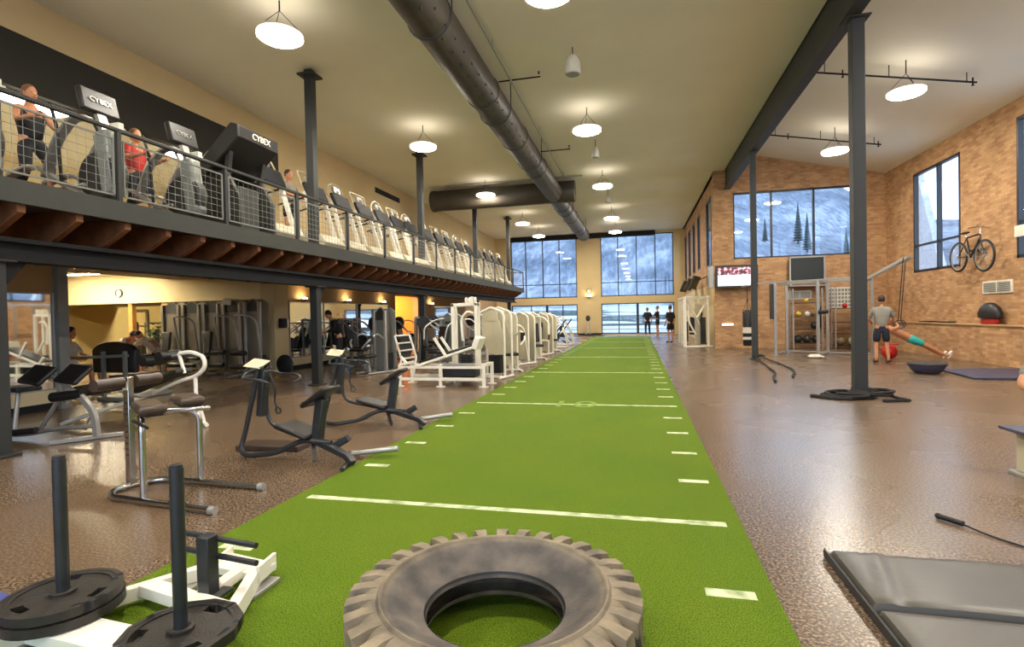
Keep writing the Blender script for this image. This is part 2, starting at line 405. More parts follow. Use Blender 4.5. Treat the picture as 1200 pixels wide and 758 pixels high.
def fil(pts, rad=.08, seg=5, closed=False):
    """round the corners of a polyline"""
    pts = [Vector(p) for p in pts]; n = len(pts); out = []
    for i in range(n):
        if not closed and i in (0, n-1): out.append(pts[i]); continue
        a, p, b = pts[(i-1) % n], pts[i], pts[(i+1) % n]
        d1, d2 = (a-p), (b-p); r = min(rad, d1.length*.48, d2.length*.48)
        A, B = p+d1.normalized()*r, p+d2.normalized()*r
        for k in range(seg+1):
            t = k/seg; out.append(A*(1-t)**2+p*2*t*(1-t)+B*t*t)
    return out
def arc(c, r, a0, a1, n=12, plane='xz'):
    o = []
    for i in range(n+1):
        a = math.radians(a0+(a1-a0)*i/n); u, v = r*math.cos(a), r*math.sin(a)
        o.append({'xz': (c[0]+u, c[1], c[2]+v), 'xy': (c[0]+u, c[1]+v, c[2]), 'yz': (c[0], c[1]+u, c[2]+v)}[plane])
    return o
def tag(o, label, cat, group=None):
    o['label'] = label; o['category'] = cat
    if group: o['group'] = group
    return o
def thing(name, label, cat, loc=(0, 0, 0), rz=0, group=None):
    o = bpy.data.objects.new(name, None); COL.objects.link(o); o.empty_display_size = .1
    o.location = loc; o.rotation_euler = (0, 0, math.radians(rz)); return tag(o, label, cat, group)
def struct(name, mb, m, parent=None, bevel=0):
    o = mb.obj(name, m, parent, bevel)
    if not parent: o['kind'] = 'structure'
    return o
def dup(root, loc, rz, label, group=None):
    kids = {}
    for o in list(COL.objects):
        if o.parent: kids.setdefault(o.parent.name, []).append(o)
    def cp(o, par):
        c = o.copy(); COL.objects.link(c)
        if par: c.parent = par
        for k in kids.get(o.name, []): cp(k, c)
        return c
    r = cp(root, None); r.location = loc; r.rotation_euler = (0, 0, math.radians(rz)); r['label'] = label
    if group: r['group'] = group
    return r

# ================================================================== SETTING
XL, XM, XR, YB, YF = -9.7, 3.0, 8.75, 36.0, 21.7
ZC = 6.82
struct('floor', MB().box(-20, 9.5, -7, 36.4, -.2, 0), 'floor')
t = MB().box(-2.715, .65, .2, 33.0, 0, .012)
tf = struct('floor_turf_lane', t, 'turf'); tag(tf, 'long green artificial turf lane with white yard lines down the middle of the floor', 'turf'); 
# ceiling: flat main part, raised sloping part right of the beam
struct('ceiling', MB().box(-14, 3.3, -7, 36.3, ZC, ZC+.2), 'ceiling')
c2 = MB().prism([(3.3, 7.55), (3.3, 7.75), (9.1, 6.4), (9.1, 6.2)], 'y', -7, 21.9)
c2.box(3.3, 3.4, -7, 21.9, 6.9, 7.6); c2.box(2.9, 3.3, 21.9, 36.3, ZC, ZC+.2)
struct('ceiling', c2, 'ceiling')
# left wall: upper storey with the opening, lower storey with openings
wl = MB()
wl.box(XL-.25, XL, 12.9, 36, 2.95, ZC); wl.box(XL-.25, XL, -7, 12.9, 6.17, ZC)
struct('wall_left', wl, 'wall')
wb = MB().box(XL-.2, XL, -7, 12.9, 5.28, 6.17); struct('wall_left', wb, 'dark_wall')
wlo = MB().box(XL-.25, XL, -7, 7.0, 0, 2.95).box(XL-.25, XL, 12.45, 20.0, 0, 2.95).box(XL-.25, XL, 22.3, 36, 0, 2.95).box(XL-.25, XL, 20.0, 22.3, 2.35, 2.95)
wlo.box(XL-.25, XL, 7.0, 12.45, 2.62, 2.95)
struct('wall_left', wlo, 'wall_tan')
struct('wall_left', MB().box(XL-.3, XL+.12, 12.4, 13.0, 0, 2.9), 'wall')
# orange room seen through the opening in the left wall
orr = MB().box(-12.2, -12.0, 19.5, 22.8, 0, 2.9).box(-12.2, XL-.25, 22.3, 22.5, 0, 2.9).box(-12.2, XL-.25, 19.8, 20, 0, 2.9).box(-12.2, XL-.25, 19.8, 22.5, 2.7, 2.9)
struct('wall_alcove', orr, 'orange_wall')
# side room behind the left opening
sr = MB().box(-19.4, XL-.25, 13.3, 13.5, 2.06, 2.95)
struct('wall_header', sr, 'wall_light')
M['olive_soffit'] = mat('olive_soffit_paint', (150, 130, 78), .8, var=.04)
struct('ceiling_side', MB().box(-19.3, XL-.3, 13.5, 16.2, 2.06, 2.2), 'olive_soffit')
struct('wall_side', MB().box(-20, -19.4, 3, 20.6, 0, 2.95).box(-19.4, XL-.25, 20.2, 20.5, 0, 2.95), 'lime_wall')
struct('wall_side', MB().box(-20, XL-.25, 3, 3.2, 0, 2.95), 'wall')
struct('ceiling_side', MB().box(-20, XL-.25, 3, 20.5, 2.95, 3.1), 'ceiling')
struct('wall_partition', MB().box(XL-.45, XL-.25, 13.5, 20.2, 0, 2.95), 'lime_wall')
tr = MB().box(XL-.05, XL+.1, 6.95, 7.12, 0, 2.4); struct('trim_1', tr, 'grey_paint')
# side room door-like column and timber posts
struct('trim_2', MB().box(-14.3, -14.1, 13.35, 13.55, 0, 2.06).box(-15.6, -15.45, 13.35, 13.5, 0, 2.06), 'wood_tan')
# upstairs room
struct('wall_upper', MB().box(-14, -13.8, -7, 13.1, 2.95, ZC).box(-13.8, XL-.25, 12.9, 13.1, 2.95, ZC), 'wall_light')
struct('ceiling_upper', MB().box(-13.8, XL-.2, -7, 12.9, 5.29, 5.4), 'ceiling')
# unseen back wall behind camera, opened for glazing added to light the ceiling
struct('wall_back', MB().box(-14, -8.6, -7.2, -7, 0, 7.8).box(8.0, 9.1, -7.2, -7, 0, 7.8).box(-8.6, 8.0, -7.2, -7, 6.4, 7.8).box(-8.6, 8.0, -7.2, -7, 0, .4), 'wall')
# far wall with two storeys of glazing
fw = MB()
for x0, x1 in ((-20, -8.6), (-4.0, -2.4), (2.3, 3.0)): fw.box(x0, x1, 36, 36.3, 0, ZC)
for x0, x1 in ((-8.6, -4.0), (-2.4, 2.3)):
    fw.box(x0, x1, 36, 36.3, 2.1, 2.58); fw.box(x0, x1, 36, 36.3, 6.66, ZC); fw.box(x0, x1, 36, 36.3, 0, .06)
struct('wall_far', fw, 'wall')
# right wall of the far half (x = 3): brick above, painted below, slot windows
slots = [(23.2, 24.8, 3.35), (27.2, 28.3, 3.5), (29.5, 30.7, 3.5), (31.9, 33.2, 3.45), (34.5, 35.6, 3.45)]
br = MB(); y = YF+.3
for a, b, z0 in slots:
    br.box(XM, XM+.3, y, a, 2.55, ZC); br.box(XM, XM+.3, a, b, 2.55, z0); br.box(XM, XM+.3, a, b, 6.2, ZC); y = b
br.box(XM, XM+.3, y, 36, 2.55, ZC)
struct('wall_right_far', br, 'brick_y')
struct('wall_right_far', MB().box(XM, XM+.3, YF+.3, 36, 0, 2.55), 'wall')
# transverse brick wall
bf = MB().box(2.9, 3.6, YF, YF+.3, 0, 7.9).box(7.75, XR+.1, YF, YF+.3, 0, 7.9).box(3.6, 7.75, YF, YF+.3, 0, 3.42).box(3.6, 7.75, YF, YF+.3, 5.95, 7.9)
struct('wall_brick_front', bf, 'brick_x')
# right brick wall with windows and ledge
WR = [(17.2, 19.75, 2.55, 5.72), (11.2, 14.95, 2.55, 5.85), (5.0, 9.0, 2.55, 5.85)]
rw = MB(); y = YF
for a, b, z0, z1 in WR:
    rw.box(XR, XR+.15, b, y, 0, 7.0); rw.box(XR, XR+.15, a, b, 0, z0); rw.box(XR, XR+.15, a, b, z1, 7.0); y = a
rw.box(XR, XR+.15, -7, y, 0, 7.0)
struct('wall_right', rw, 'brick_y')
struct('wall_ledge', MB().box(8.4, XR, -7, YF, 0, .93), 'brick_y')
struct('trim_3', MB().box(8.37, XR, -7, YF, .93, .97), 'wall_tan', bevel=.01)
# baseboards
struct('baseboard_left', MB().box(XL, XL+.02, -7, 6.95, 0, .12).box(XL, XL+.02, 13.0, 20, 0, .12).box(XL, XL+.02, 22.3, 36, 0, .12), 'steel_black')
struct('baseboard_far', MB().box(-4.0, -2.4, 35.97, 36, 0, .12), 'steel_black')

# windows
wn = [0]
def window_y(x0, x1, z0, z1, y, xs, zs, thick=(), fw_=.06):
    wn[0] += 1; r = thing('window_%d' % wn[0], '', '', (0, 0, 0)); del r['label']; del r['category']; r['kind'] = 'structure'
    m = MB().box(x0, x0+fw_, y, y+.12, z0, z1).box(x1-fw_, x1, y, y+.12, z0, z1).box(x0, x1, y, y+.12, z0, z0+fw_).box(x0, x1, y, y+.12, z1-fw_, z1)
    for x in xs: m.box(x-.03, x+.03, y, y+.12, z0, z1)
    for x in thick: m.box(x-.08, x+.08, y-.02, y+.12, z0, z1)
    for z in zs: m.box(x0, x1, y+.01, y+.11, z-.025, z+.025)
    m.obj('window_frame', 'frame_dark', r)
    MB().box(x0+.01, x1-.01, y+.05, y+.06, z0+.01, z1-.01).obj('pane', 'glass', r)
def window_x(y0, y1, z0, z1, x, ys, zs, fw_=.07):
    wn[0] += 1; r = thing('window_%d' % wn[0], '', '', (0, 0, 0)); del r['label']; del r['category']; r['kind'] = 'structure'
    m = MB().box(x, x+.12, y0, y0+fw_, z0, z1).box(x, x+.12, y1-fw_, y1, z0, z1).box(x, x+.12, y0, y1, z0, z0+fw_).box(x, x+.12, y0, y1, z1-fw_, z1)
    for y in ys: m.box(x, x+.12, y-.035, y+.035, z0, z1)
    for z in zs: m.box(x+.01, x+.11, y0, y1, z-.03, z+.03)
    m.obj('window_frame', 'frame_dark', r)
    MB().box(x+.05, x+.06, y0+.01, y1-.01, z0+.01, z1-.01).obj('pane', 'glass', r)
window_y(-8.6, -4.0, 2.58, 6.66, 36.02, (-7.55, -6.35, -5.2), (3.5,))
window_y(-2.4, 2.3, 2.58, 6.66, 36.02, (-1.25, -.05, 1.15), (3.5,))
window_y(-8.6, -4.0, .06, 2.1, 36.02, (-7.2, -5.0), (), (-6.1,))
window_y(-2.4, 2.3, .06, 2.1, 36.02, (-1.25,), (), (-.02,))
window_y(-8.6, 8.0, .4, 6.4, -7.15, (-6.5, -4.4, -2.3, -.2, 1.9, 4.0, 6.0), (2.6,))  # glazing added behind the camera, its daylight brightens the ceiling
window_y(3.6, 7.75, 3.42, 5.95, YF+.08, (4.97, 6.42), ())
for a, b, z0 in slots: window_x(a, b, z0, 6.2, XM-.015, (), ())
window_x(17.2, 19.75, 2.55, 5.72, XR-.01, (18.35,), (3.4,))
window_x(11.2, 14.95, 2.55, 5.85, XR-.01, (12.5, 13.8), (3.4,))
window_x(5.0, 9.0, 2.55, 5.85, XR-.01, (7.0,), (3.4,))
struct('trim_7', MB().box(XR-.06, XR-.01, 11.2, 14.95, 3.04, 3.3), 'white')
struct('trim_4', MB().box(-8.5, 1.15, 35.62, 35.98, 6.5, 6.8), 'steel_black')

# steel: beams and columns
bm_ = MB().box(3.27, 3.5, -7, 21.65, 6.08, 6.13).box(3.27, 3.5, -7, 21.65, 7.0, 7.05).box(3.33, 3.42, -7, 21.65, 6.13, 7.0)
struct('beam_roof', bm_, 'steel')
lb = MB().box(-6.95, -6.7, .5, 29.3, 2.36, 2.41).box(-6.95, -6.7, .5, 29.3, 2.15, 2.2).box(-6.86, -6.8, .5, 29.3, 2.2, 2.36)
struct('beam_balcony', lb, 'steel_black')
def column(x, y, s, z1, cap=True):
    m = MB().box(x-s/2, x+s/2, y-s/2, y+s/2, 0, z1); 
    m.box(x-s*.85, x+s*.85, y-s*.85, y+s*.85, 0, .03)
    if cap: m.box(x-s*.9, x+s*.9, y-s*.9, y+s*.9, z1-.03, z1)
    struct('column', m, 'steel', bevel=.008)
column(3.48, 9.62, .185, 6.08); column(3.33, 16.75, .155, 6.08); column(3.42, 2.4, .19, 6.08)
for y in (4.28, 10.2, 16.1, 22.0, 28.0):
    column(-6.83, y, .17, 2.16)
    m = MB().box(-6.915, -6.745, y-.085, y+.085, 2.96, ZC-.12).box(-7.02, -6.64, y-.19, y+.19, ZC-.14, ZC-.1).box(-6.915, -6.745, y-.085, y+.085, ZC-.1, ZC)
    struct('column', m, 'steel')
    g = MB().prism([(y+.085, 2.15), (y+.32, 2.15), (y+.085, 1.85)], 'x', -6.87, -6.79); struct('column_bracket', g, 'steel_black')
# balcony deck, fascia, joists
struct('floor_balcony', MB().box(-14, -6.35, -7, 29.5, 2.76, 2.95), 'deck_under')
struct('trim_5', MB().box(-6.36, -6.3, -7, 29.5, 2.72, 2.97).box(-9.7, -6.3, 29.5, 29.56, 2.72, 2.97), 'steel_green')
J = MB().prism([(-6.375, 2.76), (-6.375, 2.64), (-6.78, 2.42), (-9.68, 2.42), (-9.68, 2.76)], 'y', 0, .085)
j0 = struct('joist', J, 'joist', bevel=.006); j0.location = (0, -.6, 0)
for k in range(1, 50):
    c = j0.copy(); COL.objects.link(c); c.location = (0, -.6+.605*k, 0)

# ================================================================== OUTSIDE
def crest(a):
    k = min(1, max(0, (a-.29)/.12)); k = k*k*(3-2*k)
    return .34*(1+.16*math.sin(a*7+1)+.07*math.sin(a*19))*(1-.38*k)
def hillside():
    m = MB(); nx, ny = 90, 26; vs = []
    for j in range(ny+1):
        for i in range(nx+1):
            a = math.radians(-50+130*i/nx); d = 90+j*14
            h = (d-90)*crest(a)+3*math.sin(d*.05+a*9)
            if d > 300: h = (300-90)*crest(a)+2-(d-300)*.1
            vs.append((d*math.sin(a), d*math.cos(a), h-1.5))
    fs = [(j*(nx+1)+i, j*(nx+1)+i+1, (j+1)*(nx+1)+i+1, (j+1)*(nx+1)+i) for j in range(ny) for i in range(nx)]
    return m.add(vs, fs)
o = struct('ground_hillside', hillside(), 'hill')
struct('ground_snow', MB().box(-140, 140, 36.4, 130, -1.1, -.9), 'snow')
M['snow_bright'] = mat('fresh_snow', (232, 236, 242), .9, var=.03)
struct('ground_snow', MB().box(9.3, 140, -100, 36.4, -1.1, -.9).box(-140, 9.3, -100, -7.3, -1.1, -.9), 'snow_bright')  # unseen ground made extra white to bounce daylight into the room
def conifer(x, y, z, h, label):
    t = thing('conifer', label, 'tree', (x, y, z), 0, 'conifers on the snowy hillside')
    m = MB(); n = 14
    for k in range(n):
        z0 = h*(.12+.88*k/n); r = h*.12*(1-k/n)+.08
        m.lathe([(r, z0), (r*.45, z0+h*.06), (.02, z0+h*.12)], n=9)
    m.obj('foliage', 'conifer', t); MB().cyl((0, 0, h*.08), h*.02, h*.16, n=8).obj('trunk', 'bark', t)
TR = [(25, 88, 9, 9), (27, 100, 12, 11), (33, 96, 6, 7), (20, 92, 3, 6), (-14, 95, 0, 9), (-9, 100, 1, 11), (3, 98, 0, 8), (8, 104, 1, 10), (-20, 98, 0, 8), (-3, 104, 2, 8)]
names = ['tall dark conifer beside the middle mullion of the brick wall window', 'tallest dark conifer on the slope behind the brick wall window', 'small conifer at the right of the brick wall window', 'small conifer low in the brick wall window',
 'conifer behind the left pane of the far left window', 'tall conifer behind the middle of the far left window', 'conifer behind the right half of the far right window', 'tall conifer behind the right edge of the far right window', 'small conifer at the left end of the far left window', 'conifer behind the left pane of the far right window']
def hill_z(x, y):
    a = math.atan2(x, y); d = math.hypot(x, y)
    if d < 90: return -1.0
    return (d-90)*crest(a)+3*math.sin(d*.05+a*9)-1.9
for (x, y, z, h), nm in list(zip(TR, names))[:4]: conifer(x*1.5, y*1.5, hill_z(x*1.5, y*1.5), h, nm)
# angular pale canopy outside the right window
t = thing('angular_canopy', 'pale angular cladding fins outside the right brick wall window', 'canopy', (0, 0, 0))
MB().prism([(27.0, -1), (29.2, -1), (32.6, 9.5), (31.4, 9.5)], 'x', 13.8, 14.1).obj('fin', 'facade', t)
MB().prism([(30.6, -1), (33.6, -1), (28.9, 8.2), (28.3, 8.2)], 'x', 15.4, 15.7).obj('fin', 'facade', t)
MB().prism([(21.0, -1), (23.2, -1), (26.6, 9.5), (25.8, 9.5)], 'x', 13.8, 14.1).obj('fin', 'facade', t)
MB().box(9.15, 10.8, -7, 20, 7.3, 7.5).obj('roof_edge', 'facade', t)

# ================================================================== DUCTS, LAMPS, PIPES
def duct(name, label, pts, r, collars):
    t = thing(name, label, 'duct')
    MB().tube(pts, r, 28).obj('duct_body', 'duct', t)
    for c, ax in collars: MB().lathe([(r+.004, -.03), (r+.02, -.02), (r+.02, .02), (r+.004, .03)], c, ax, 28).obj('joint_ring', 'duct', t)
    return t
dz = 6.25; dx = -3.17
t = duct('air_duct', 'long dark round air duct along the ceiling with a cross duct to the left', [(dx, y, dz) for y in (-6, 5, 12, 20, 28, 32.6)], .355, [((dx, y, dz), 'y') for y in (2, 5, 8, 11, 14, 17, 23, 26, 29, 32)])
m = MB()
for k in range(40):
    for a in (-35, -62): 
        y = 3+k*.45; m.cyl((dx+.362*math.cos(math.radians(a)), y+(.2 if a < -40 else 0), dz+.362*math.sin(math.radians(a))), .022, .02, 'x', 8)
m.obj('air_nozzles', 'black', t)
for y in (4, 8, 12, 16, 24, 30): MB().tube([(dx-.38, y, ZC), (dx-.38, y, dz)]+arc((dx, y, dz), .38, 180, 360, 12)+[(dx+.38, y, ZC)], .012, 6).obj('hanger_strap', 'steel', t)
cd_ = MB().tube([(-8.3, 21.0, 6.3), (-2.35, 21.0, 6.3)], .42, 28).obj('cross_duct', 'duct', t, label='dark round cross duct with a capped left end')
MB().tube([(-8.35, 21.0, 6.3), (-8.2, 21, 6.3)], .44, 28).obj('end_cap', 'duct', cd_)
t = thing('speaker_rail', 'thin pale conduit along the top of the cross duct', 'pipe'); MB().tube([(-7.6, 20.5, 6.76), (-2.0, 20.5, 6.76)], .03, 8).obj('conduit', 'silver', t)
for y in (20.5,): 
    m = MB()
    for x in (-7.2, -4.8, -2.3): m.tube([(x, y, 6.76), (x, y, ZC)], .01, 6)
    m.obj('hanger', 'silver', t)
# thin rail along the duct's right side
t = thing('conduit_pipe', 'thin pale conduit running beside the long ceiling duct', 'pipe')
MB().tube([(dx+.5, -5, 6.66), (dx+.5, 20.2, 6.66)], .02, 8).obj('conduit', 'silver', t)
m = MB(); [m.tube([(dx+.5, y, 6.66), (dx+.5, y, ZC)], .008, 6) for y in (0, 5, 10, 15, 20)]; m.obj('hanger', 'silver', t)
# sprinkler stubs
for i, (y, lab) in enumerate([(7.6, 'nearest'), (11.6, 'second'), (16.9, 'farthest')]):
    t = thing('sprinkler_pipe', lab+' short dark sprinkler branch reaching right from the long duct', 'pipe', (0, 0, 0), 0, 'sprinkler branches beside the duct')
    MB().tube([(dx+.2, y, 6.7), (dx+1.15, y, 6.7)], .018, 8).obj('pipe', 'steel_black', t)
    MB().tube([(dx+1.12, y, 6.82), (dx+1.12, y, 6.76)], .02, 8).obj('sprinkler_head', 'steel_black', t)
def lamp(label, x, y, z, zc, group):
    t = thing('pendant_lamp', label, 'lamp', (x, y, z), 0, group)
    MB().lathe([(.0, .02), (.345, .02), (.33, -.02), (.22, -.045), (.0, -.06)], n=32).obj('diffuser', 'lamp_face', t)
    MB().lathe([(.37, .0), (.37, .05), (.355, .05), (.355, .0)], n=32, closed_prof=True).obj('lamp_rim', 'lamp_rim', t)  # rim glow added to spread light sideways over the ceiling
    MB().lathe([(.0, .06), (.35, .06), (.35, .03), (.0, .03)], n=24).obj('uplight', 'lamp_top', t)
    m = MB()
    for k in range(3):
        a = 2*PI*k/3+.5; m.tube([(.35*math.cos(a), .35*math.sin(a), .1), (0, 0, min(.45, zc-z-.03))], .006, 5)
    m.tube([(0, 0, min(.45, zc-z-.03)), (0, 0, zc-z)], .012, 6); m.obj('suspension_wire', 'steel_black', t)
    return t
ords = ['nearest', 'second nearest', 'third', 'fourth', 'farthest']
for i, y in enumerate((7.85, 13.95, 20.2, 27.1, 31.7)):
    lamp('glowing round pendant lamp, %s in the row left of the long duct' % ords[i], -5.8, y, 6.2, ZC, 'pendant lamps left of the duct')
    lamp('glowing round pendant lamp, %s in the row right of the long duct' % ords[i], -1.22, y, 6.2, ZC, 'pendant lamps right of the duct')
for i, y in enumerate((1.7, -4.4)):
    lamp('round pendant lamp behind the viewer left of the duct, %s' % ('nearer', 'farther')[i], -5.8, y, 6.2, ZC, 'pendant lamps left of the duct')
    lamp('round pendant lamp behind the viewer right of the duct, %s' % ('nearer', 'farther')[i], -1.22, y, 6.2, ZC, 'pendant lamps right of the duct')
zr = lambda x: 7.55-(x-3.3)*.2328
lamp('glowing round pendant lamp, nearer of the two right of the roof beam', 5.9, 13.6, 6.2, zr(5.9), 'pendant lamps right of the beam')
lamp('glowing round pendant lamp by the brick wall, farther one right of the beam', 5.9, 17.98, 6.2, zr(5.9), 'pendant lamps right of the beam')
for y, q_ in ((9.2, 'first'), (4.8, 'second'), (.4, 'third')): lamp('round pendant lamp right of the roof beam, %s above the top of the view' % q_, 5.9, y, 6.2, zr(5.9), 'pendant lamps right of the beam')
for i, (y, s) in enumerate([(10.75, 1.0), (16.6, .8), (23.5, .8)]):
    t = thing('hanging_speaker', ['white cone-shaped speaker hanging nearest between the duct and the roof beam', 'white hanging speaker just beyond the second lamp right of the duct', 'small white hanging speaker farthest down the ceiling'][i], 'speaker', (-1.2, y, 6.27), 0, 'hanging speakers')
    MB().lathe([(.15*s, 0), (.165*s, .02), (.15*s, .25*s), (.1*s, .36*s), (.03, .4*s)], n=24).obj('housing', 'white', t)
    MB().lathe([(.001, -.005), (.13*s, -.005), (.14*s, .01)], n=24).obj('grille', 'grey_paint', t)
    MB().tube([(0, 0, .38*s), (0, 0, ZC-6.27)], .01, 6).obj('hanging_cord', 'steel', t)
for i, (y, x0, x1, lab) in enumerate([(13.9, 3.6, 7.4, 'dark sprinkler pipe beside the nearer lamp right of the beam'), (18.4, 3.6, 7.3, 'dark sprinkler pipe beside the lamp near the brick wall'), (10.4, 3.6, 8.6, 'dark sprinkler pipe at the top right corner of the view')]):
    t = thing('sprinkler_pipe', lab, 'pipe', (0, 0, 0), 0, 'sprinkler pipes right of the beam')
    z0 = zr(x0)-.35; z1 = zr(x1)-.2
    MB().tube([(x0, y, z0), (x1, y, z1)], .022, 8).obj('pipe', 'steel_black', t)
    m = MB()
    for f in (.2, .55, .95):
        x = x0+(x1-x0)*f; z = z0+(z1-z0)*f; m.tube([(x, y, z), (x, y, zr(x))], .01, 6)
    m.obj('hanger', 'steel_black', t)
    m = MB()
    for f in (.3, .98):
        x = x0+(x1-x0)*f; z = z0+(z1-z0)*f; m.tube([(x, y, z+.1), (x, y, z-.06)], .016, 6); m.cyl((x, y, z-.07), .03, .012, n=10)
    m.obj('sprinkler_head', 'steel_black', t)
t = thing('ceiling_vent', 'thin dark slotted grille high on the yellow wall left of the cross duct', 'vent')
MB().box(XL, XL+.02, 18.5, 20.6, 6.25, 6.45).obj('grille_frame', 'steel', t)
m = MB(); [m.box(XL+.02, XL+.035, 18.52, 20.58, 6.265+k*.03, 6.28+k*.03) for k in range(6)]; m.obj('slat', 'steel_black', t)

# fixtures of side rooms; the side room ceiling panels are added to brighten it
for i, (x, y, sx, sy, z) in enumerate([(-11.6, 9.2, 2.4, .3, 2.93), (-12.5, 6.5, 2.4, .3, 2.93), (-15.5, 10.2, 2.4, .3, 2.93), (-13, 16.5, 2.4, .3, 2.93), (-16.5, 16.5, 2.4, .3, 2.93), (-13.2, 10.3, 4.6, .2, 2.93), (-16.0, 12.3, 3.2, .2, 2.93)]):
    t = thing('ceiling_fixture', ['flat lit ceiling panel by the left opening of the side room', 'flat lit ceiling panel nearest the viewer in the side room', 'flat lit ceiling panel over the left half of the side room', 'lit panel beyond the header near the weight towers', 'lit panel beyond the header at the far left', 'long lit panel close to the yellow header above the weight towers', 'long lit panel close to the yellow header above the clock'][i], 'lamp', (x, y, z), 0, 'side room ceiling panels')
    MB().box(-sx/2, sx/2, -sy/2, sy/2, -.03, 0).obj('light_panel', 'panel_light', t); MB().box(-sx/2-.03, sx/2+.03, -sy/2-.03, sy/2+.03, -.015, .018).obj('fixture_frame', 'white', t)
for i, y in enumerate((4.4, 7.0, 10.25)):
    t = thing('strip_light', ['bright strip light above the person in black upstairs', 'bright strip light beyond the person in red upstairs', 'bright strip light upstairs by the end of the dark bulkhead'][i], 'lamp', (-10.1, y, 5.27), 0, 'upstairs strip lights')
    MB().box(-.2, .2, -.55, .55, -.05, 0).obj('light_tube_cover', 'tube_light', t); MB().box(-.23, .23, -.58, .58, -.02, .02).obj('fixture_frame', 'white', t)
t = thing('ceiling_fixture', 'small lit panel in the orange alcove', 'lamp', (-10.9, 21.1, 2.69)); MB().box(-.5, .5, -.3, .3, -.03, 0).obj('light_panel', 'panel_light', t)
for i, y in enumerate((13.75, 16.2, 18.75, 23.7)):
    t = thing('wall_sconce', 'glowing half-bowl wall lamp %s' % ['beside the yellow pillar', 'above the mirrors behind the person in black', 'just before the orange alcove', 'beyond the orange alcove'][i], 'lamp', (XL, y, 2.02), 0, 'wall lamps over the mirrors')
    m = MB().lathe([(.02, -.06), (.1, -.03), (.13, .03), (.12, .03), (.09, -.01), (.01, -.03)], (.14, 0, 0), 'z', 20, True); m.obj('lamp_bowl', 'cream', t)
    MB().ell((.14, 0, .03), (.07, .09, .045)).obj('bulb_glow', 'sconce_light', t)
    MB().box(0, .06, -.04, .04, -.05, .03).obj('bracket', 'steel', t)
t = thing('wall_sconce', 'lit wall lamp on the far yellow pillar below the clock', 'lamp', (-3.2, 36, 2.55))
MB().lathe([(.05, -.08), (.16, .04), (.15, .05), (.03, -.05)], (0, -.14, 0), 'z', 20, True).obj('lamp_bowl', 'cream', t); MB().ell((0, -.14, .03), (.11, .08, .05)).obj('bulb_glow', 'sconce_light', t)
MB().box(-.05, .05, -.08, 0, -.05, .02).obj('bracket', 'steel', t)
def clock(label, loc, r, axis='y'):
    t = thing('wall_clock', label, 'clock', loc)
    MB().lathe([(r, 0), (r, .05), (r*.86, .05), (r*.86, .02)], axis='y', n=28, closed_prof=True).obj('clock_rim', 'steel', t, rot=(0, 0, PI))
    MB().lathe([(r*.9, .0), (r*.9, .03)], axis='y', n=28).obj('clock_face', 'paper', t, rot=(0, 0, PI))
    m = MB().obox((.0, -.035, r*.25), (.012, .006, r*.55)); m.obox((r*.2, -.035, 0), (r*.45, .006, .012)); m.obj('clock_hand', 'black', t)
    return t
clock('round clock on the far yellow pillar above the wall lamp', (-3.2, 36, 2.98), .17)
clock('round wall clock on the yellow header of the side room', (-15.85, 13.3, 2.38), .13)
# mirrors
for i, (y0, y1) in enumerate([(4.5, 6.93), (13.2, 14.85), (14.9, 16.9), (16.95, 19.3), (24.2, 27.5)]):
    t = thing('wall_mirror', 'wall mirror %s' % ['at the left edge reflecting the brick wall', 'next to the yellow pillar', 'behind the person in black by the grey machines', 'just before the orange alcove', 'beyond the orange alcove at the far end'][i], 'mirror', (XL, 0, 0), 0, 'mirrors on the left wall')
    MB().box(.0, .015, y0, y1, .36, 1.95).obj('mirror_glass', 'mirror', t)
    MB().box(.0, .03, y0-.03, y0, .33, 1.98).box(0, .03, y1, y1+.03, .33, 1.98).box(0, .03, y0, y1, .33, .36).box(0, .03, y0, y1, 1.95, 1.98).obj('mirror_frame', 'silver', t)
struct('trim_6', MB().box(XL, XL+.035, 0, 6.93, .12, .33).box(XL, XL+.035, 13.02, 20, .12, .33), 'wall_light')

# ================================================================== OBJECTS
def part(t, mb, name, m, bevel=0, label=None, parent=None):
    """mb in world coordinates; the part hangs under t (rz = 0)"""
    l = t.location; mb.v = [(p[0]-l.x, p[1]-l.y, p[2]-l.z) for p in mb.v]
    o = mb.obj(name, m, parent or t, bevel)
    if label: o['label'] = label
    return o
def text(s, size, m, parent, loc, rot, name='logo', ext=.002):
    c = bpy.data.curves.new(name, 'FONT'); c.body = s; c.size = size; c.extrude = ext; c.align_x = 'CENTER'; c.align_y = 'CENTER'
    tmp = bpy.data.objects.new('tmp', c); COL.objects.link(tmp); dg = bpy.context.evaluated_depsgraph_get(); dg.update(); me = bpy.data.meshes.new_from_object(tmp.evaluated_get(dg)); bpy.data.objects.remove(tmp)
    me.materials.clear(); me.materials.append(M[m]); o = bpy.data.objects.new(name, me); COL.objects.link(o); o.parent = parent; o.location = loc; o.rotation_euler = rot
    return o
M['faint_paint'] = mat('worn_turf_paint', (112, 142, 50), .9, var=.3, scale=20)
for n_, y in (('10', Y0+5*YD), ('20', Y0+15*YD)):
    text(n_, .8, 'faint_paint', tf, (-1.03, y, .0135), (0, 0, 0), 'turf_number', .0008)

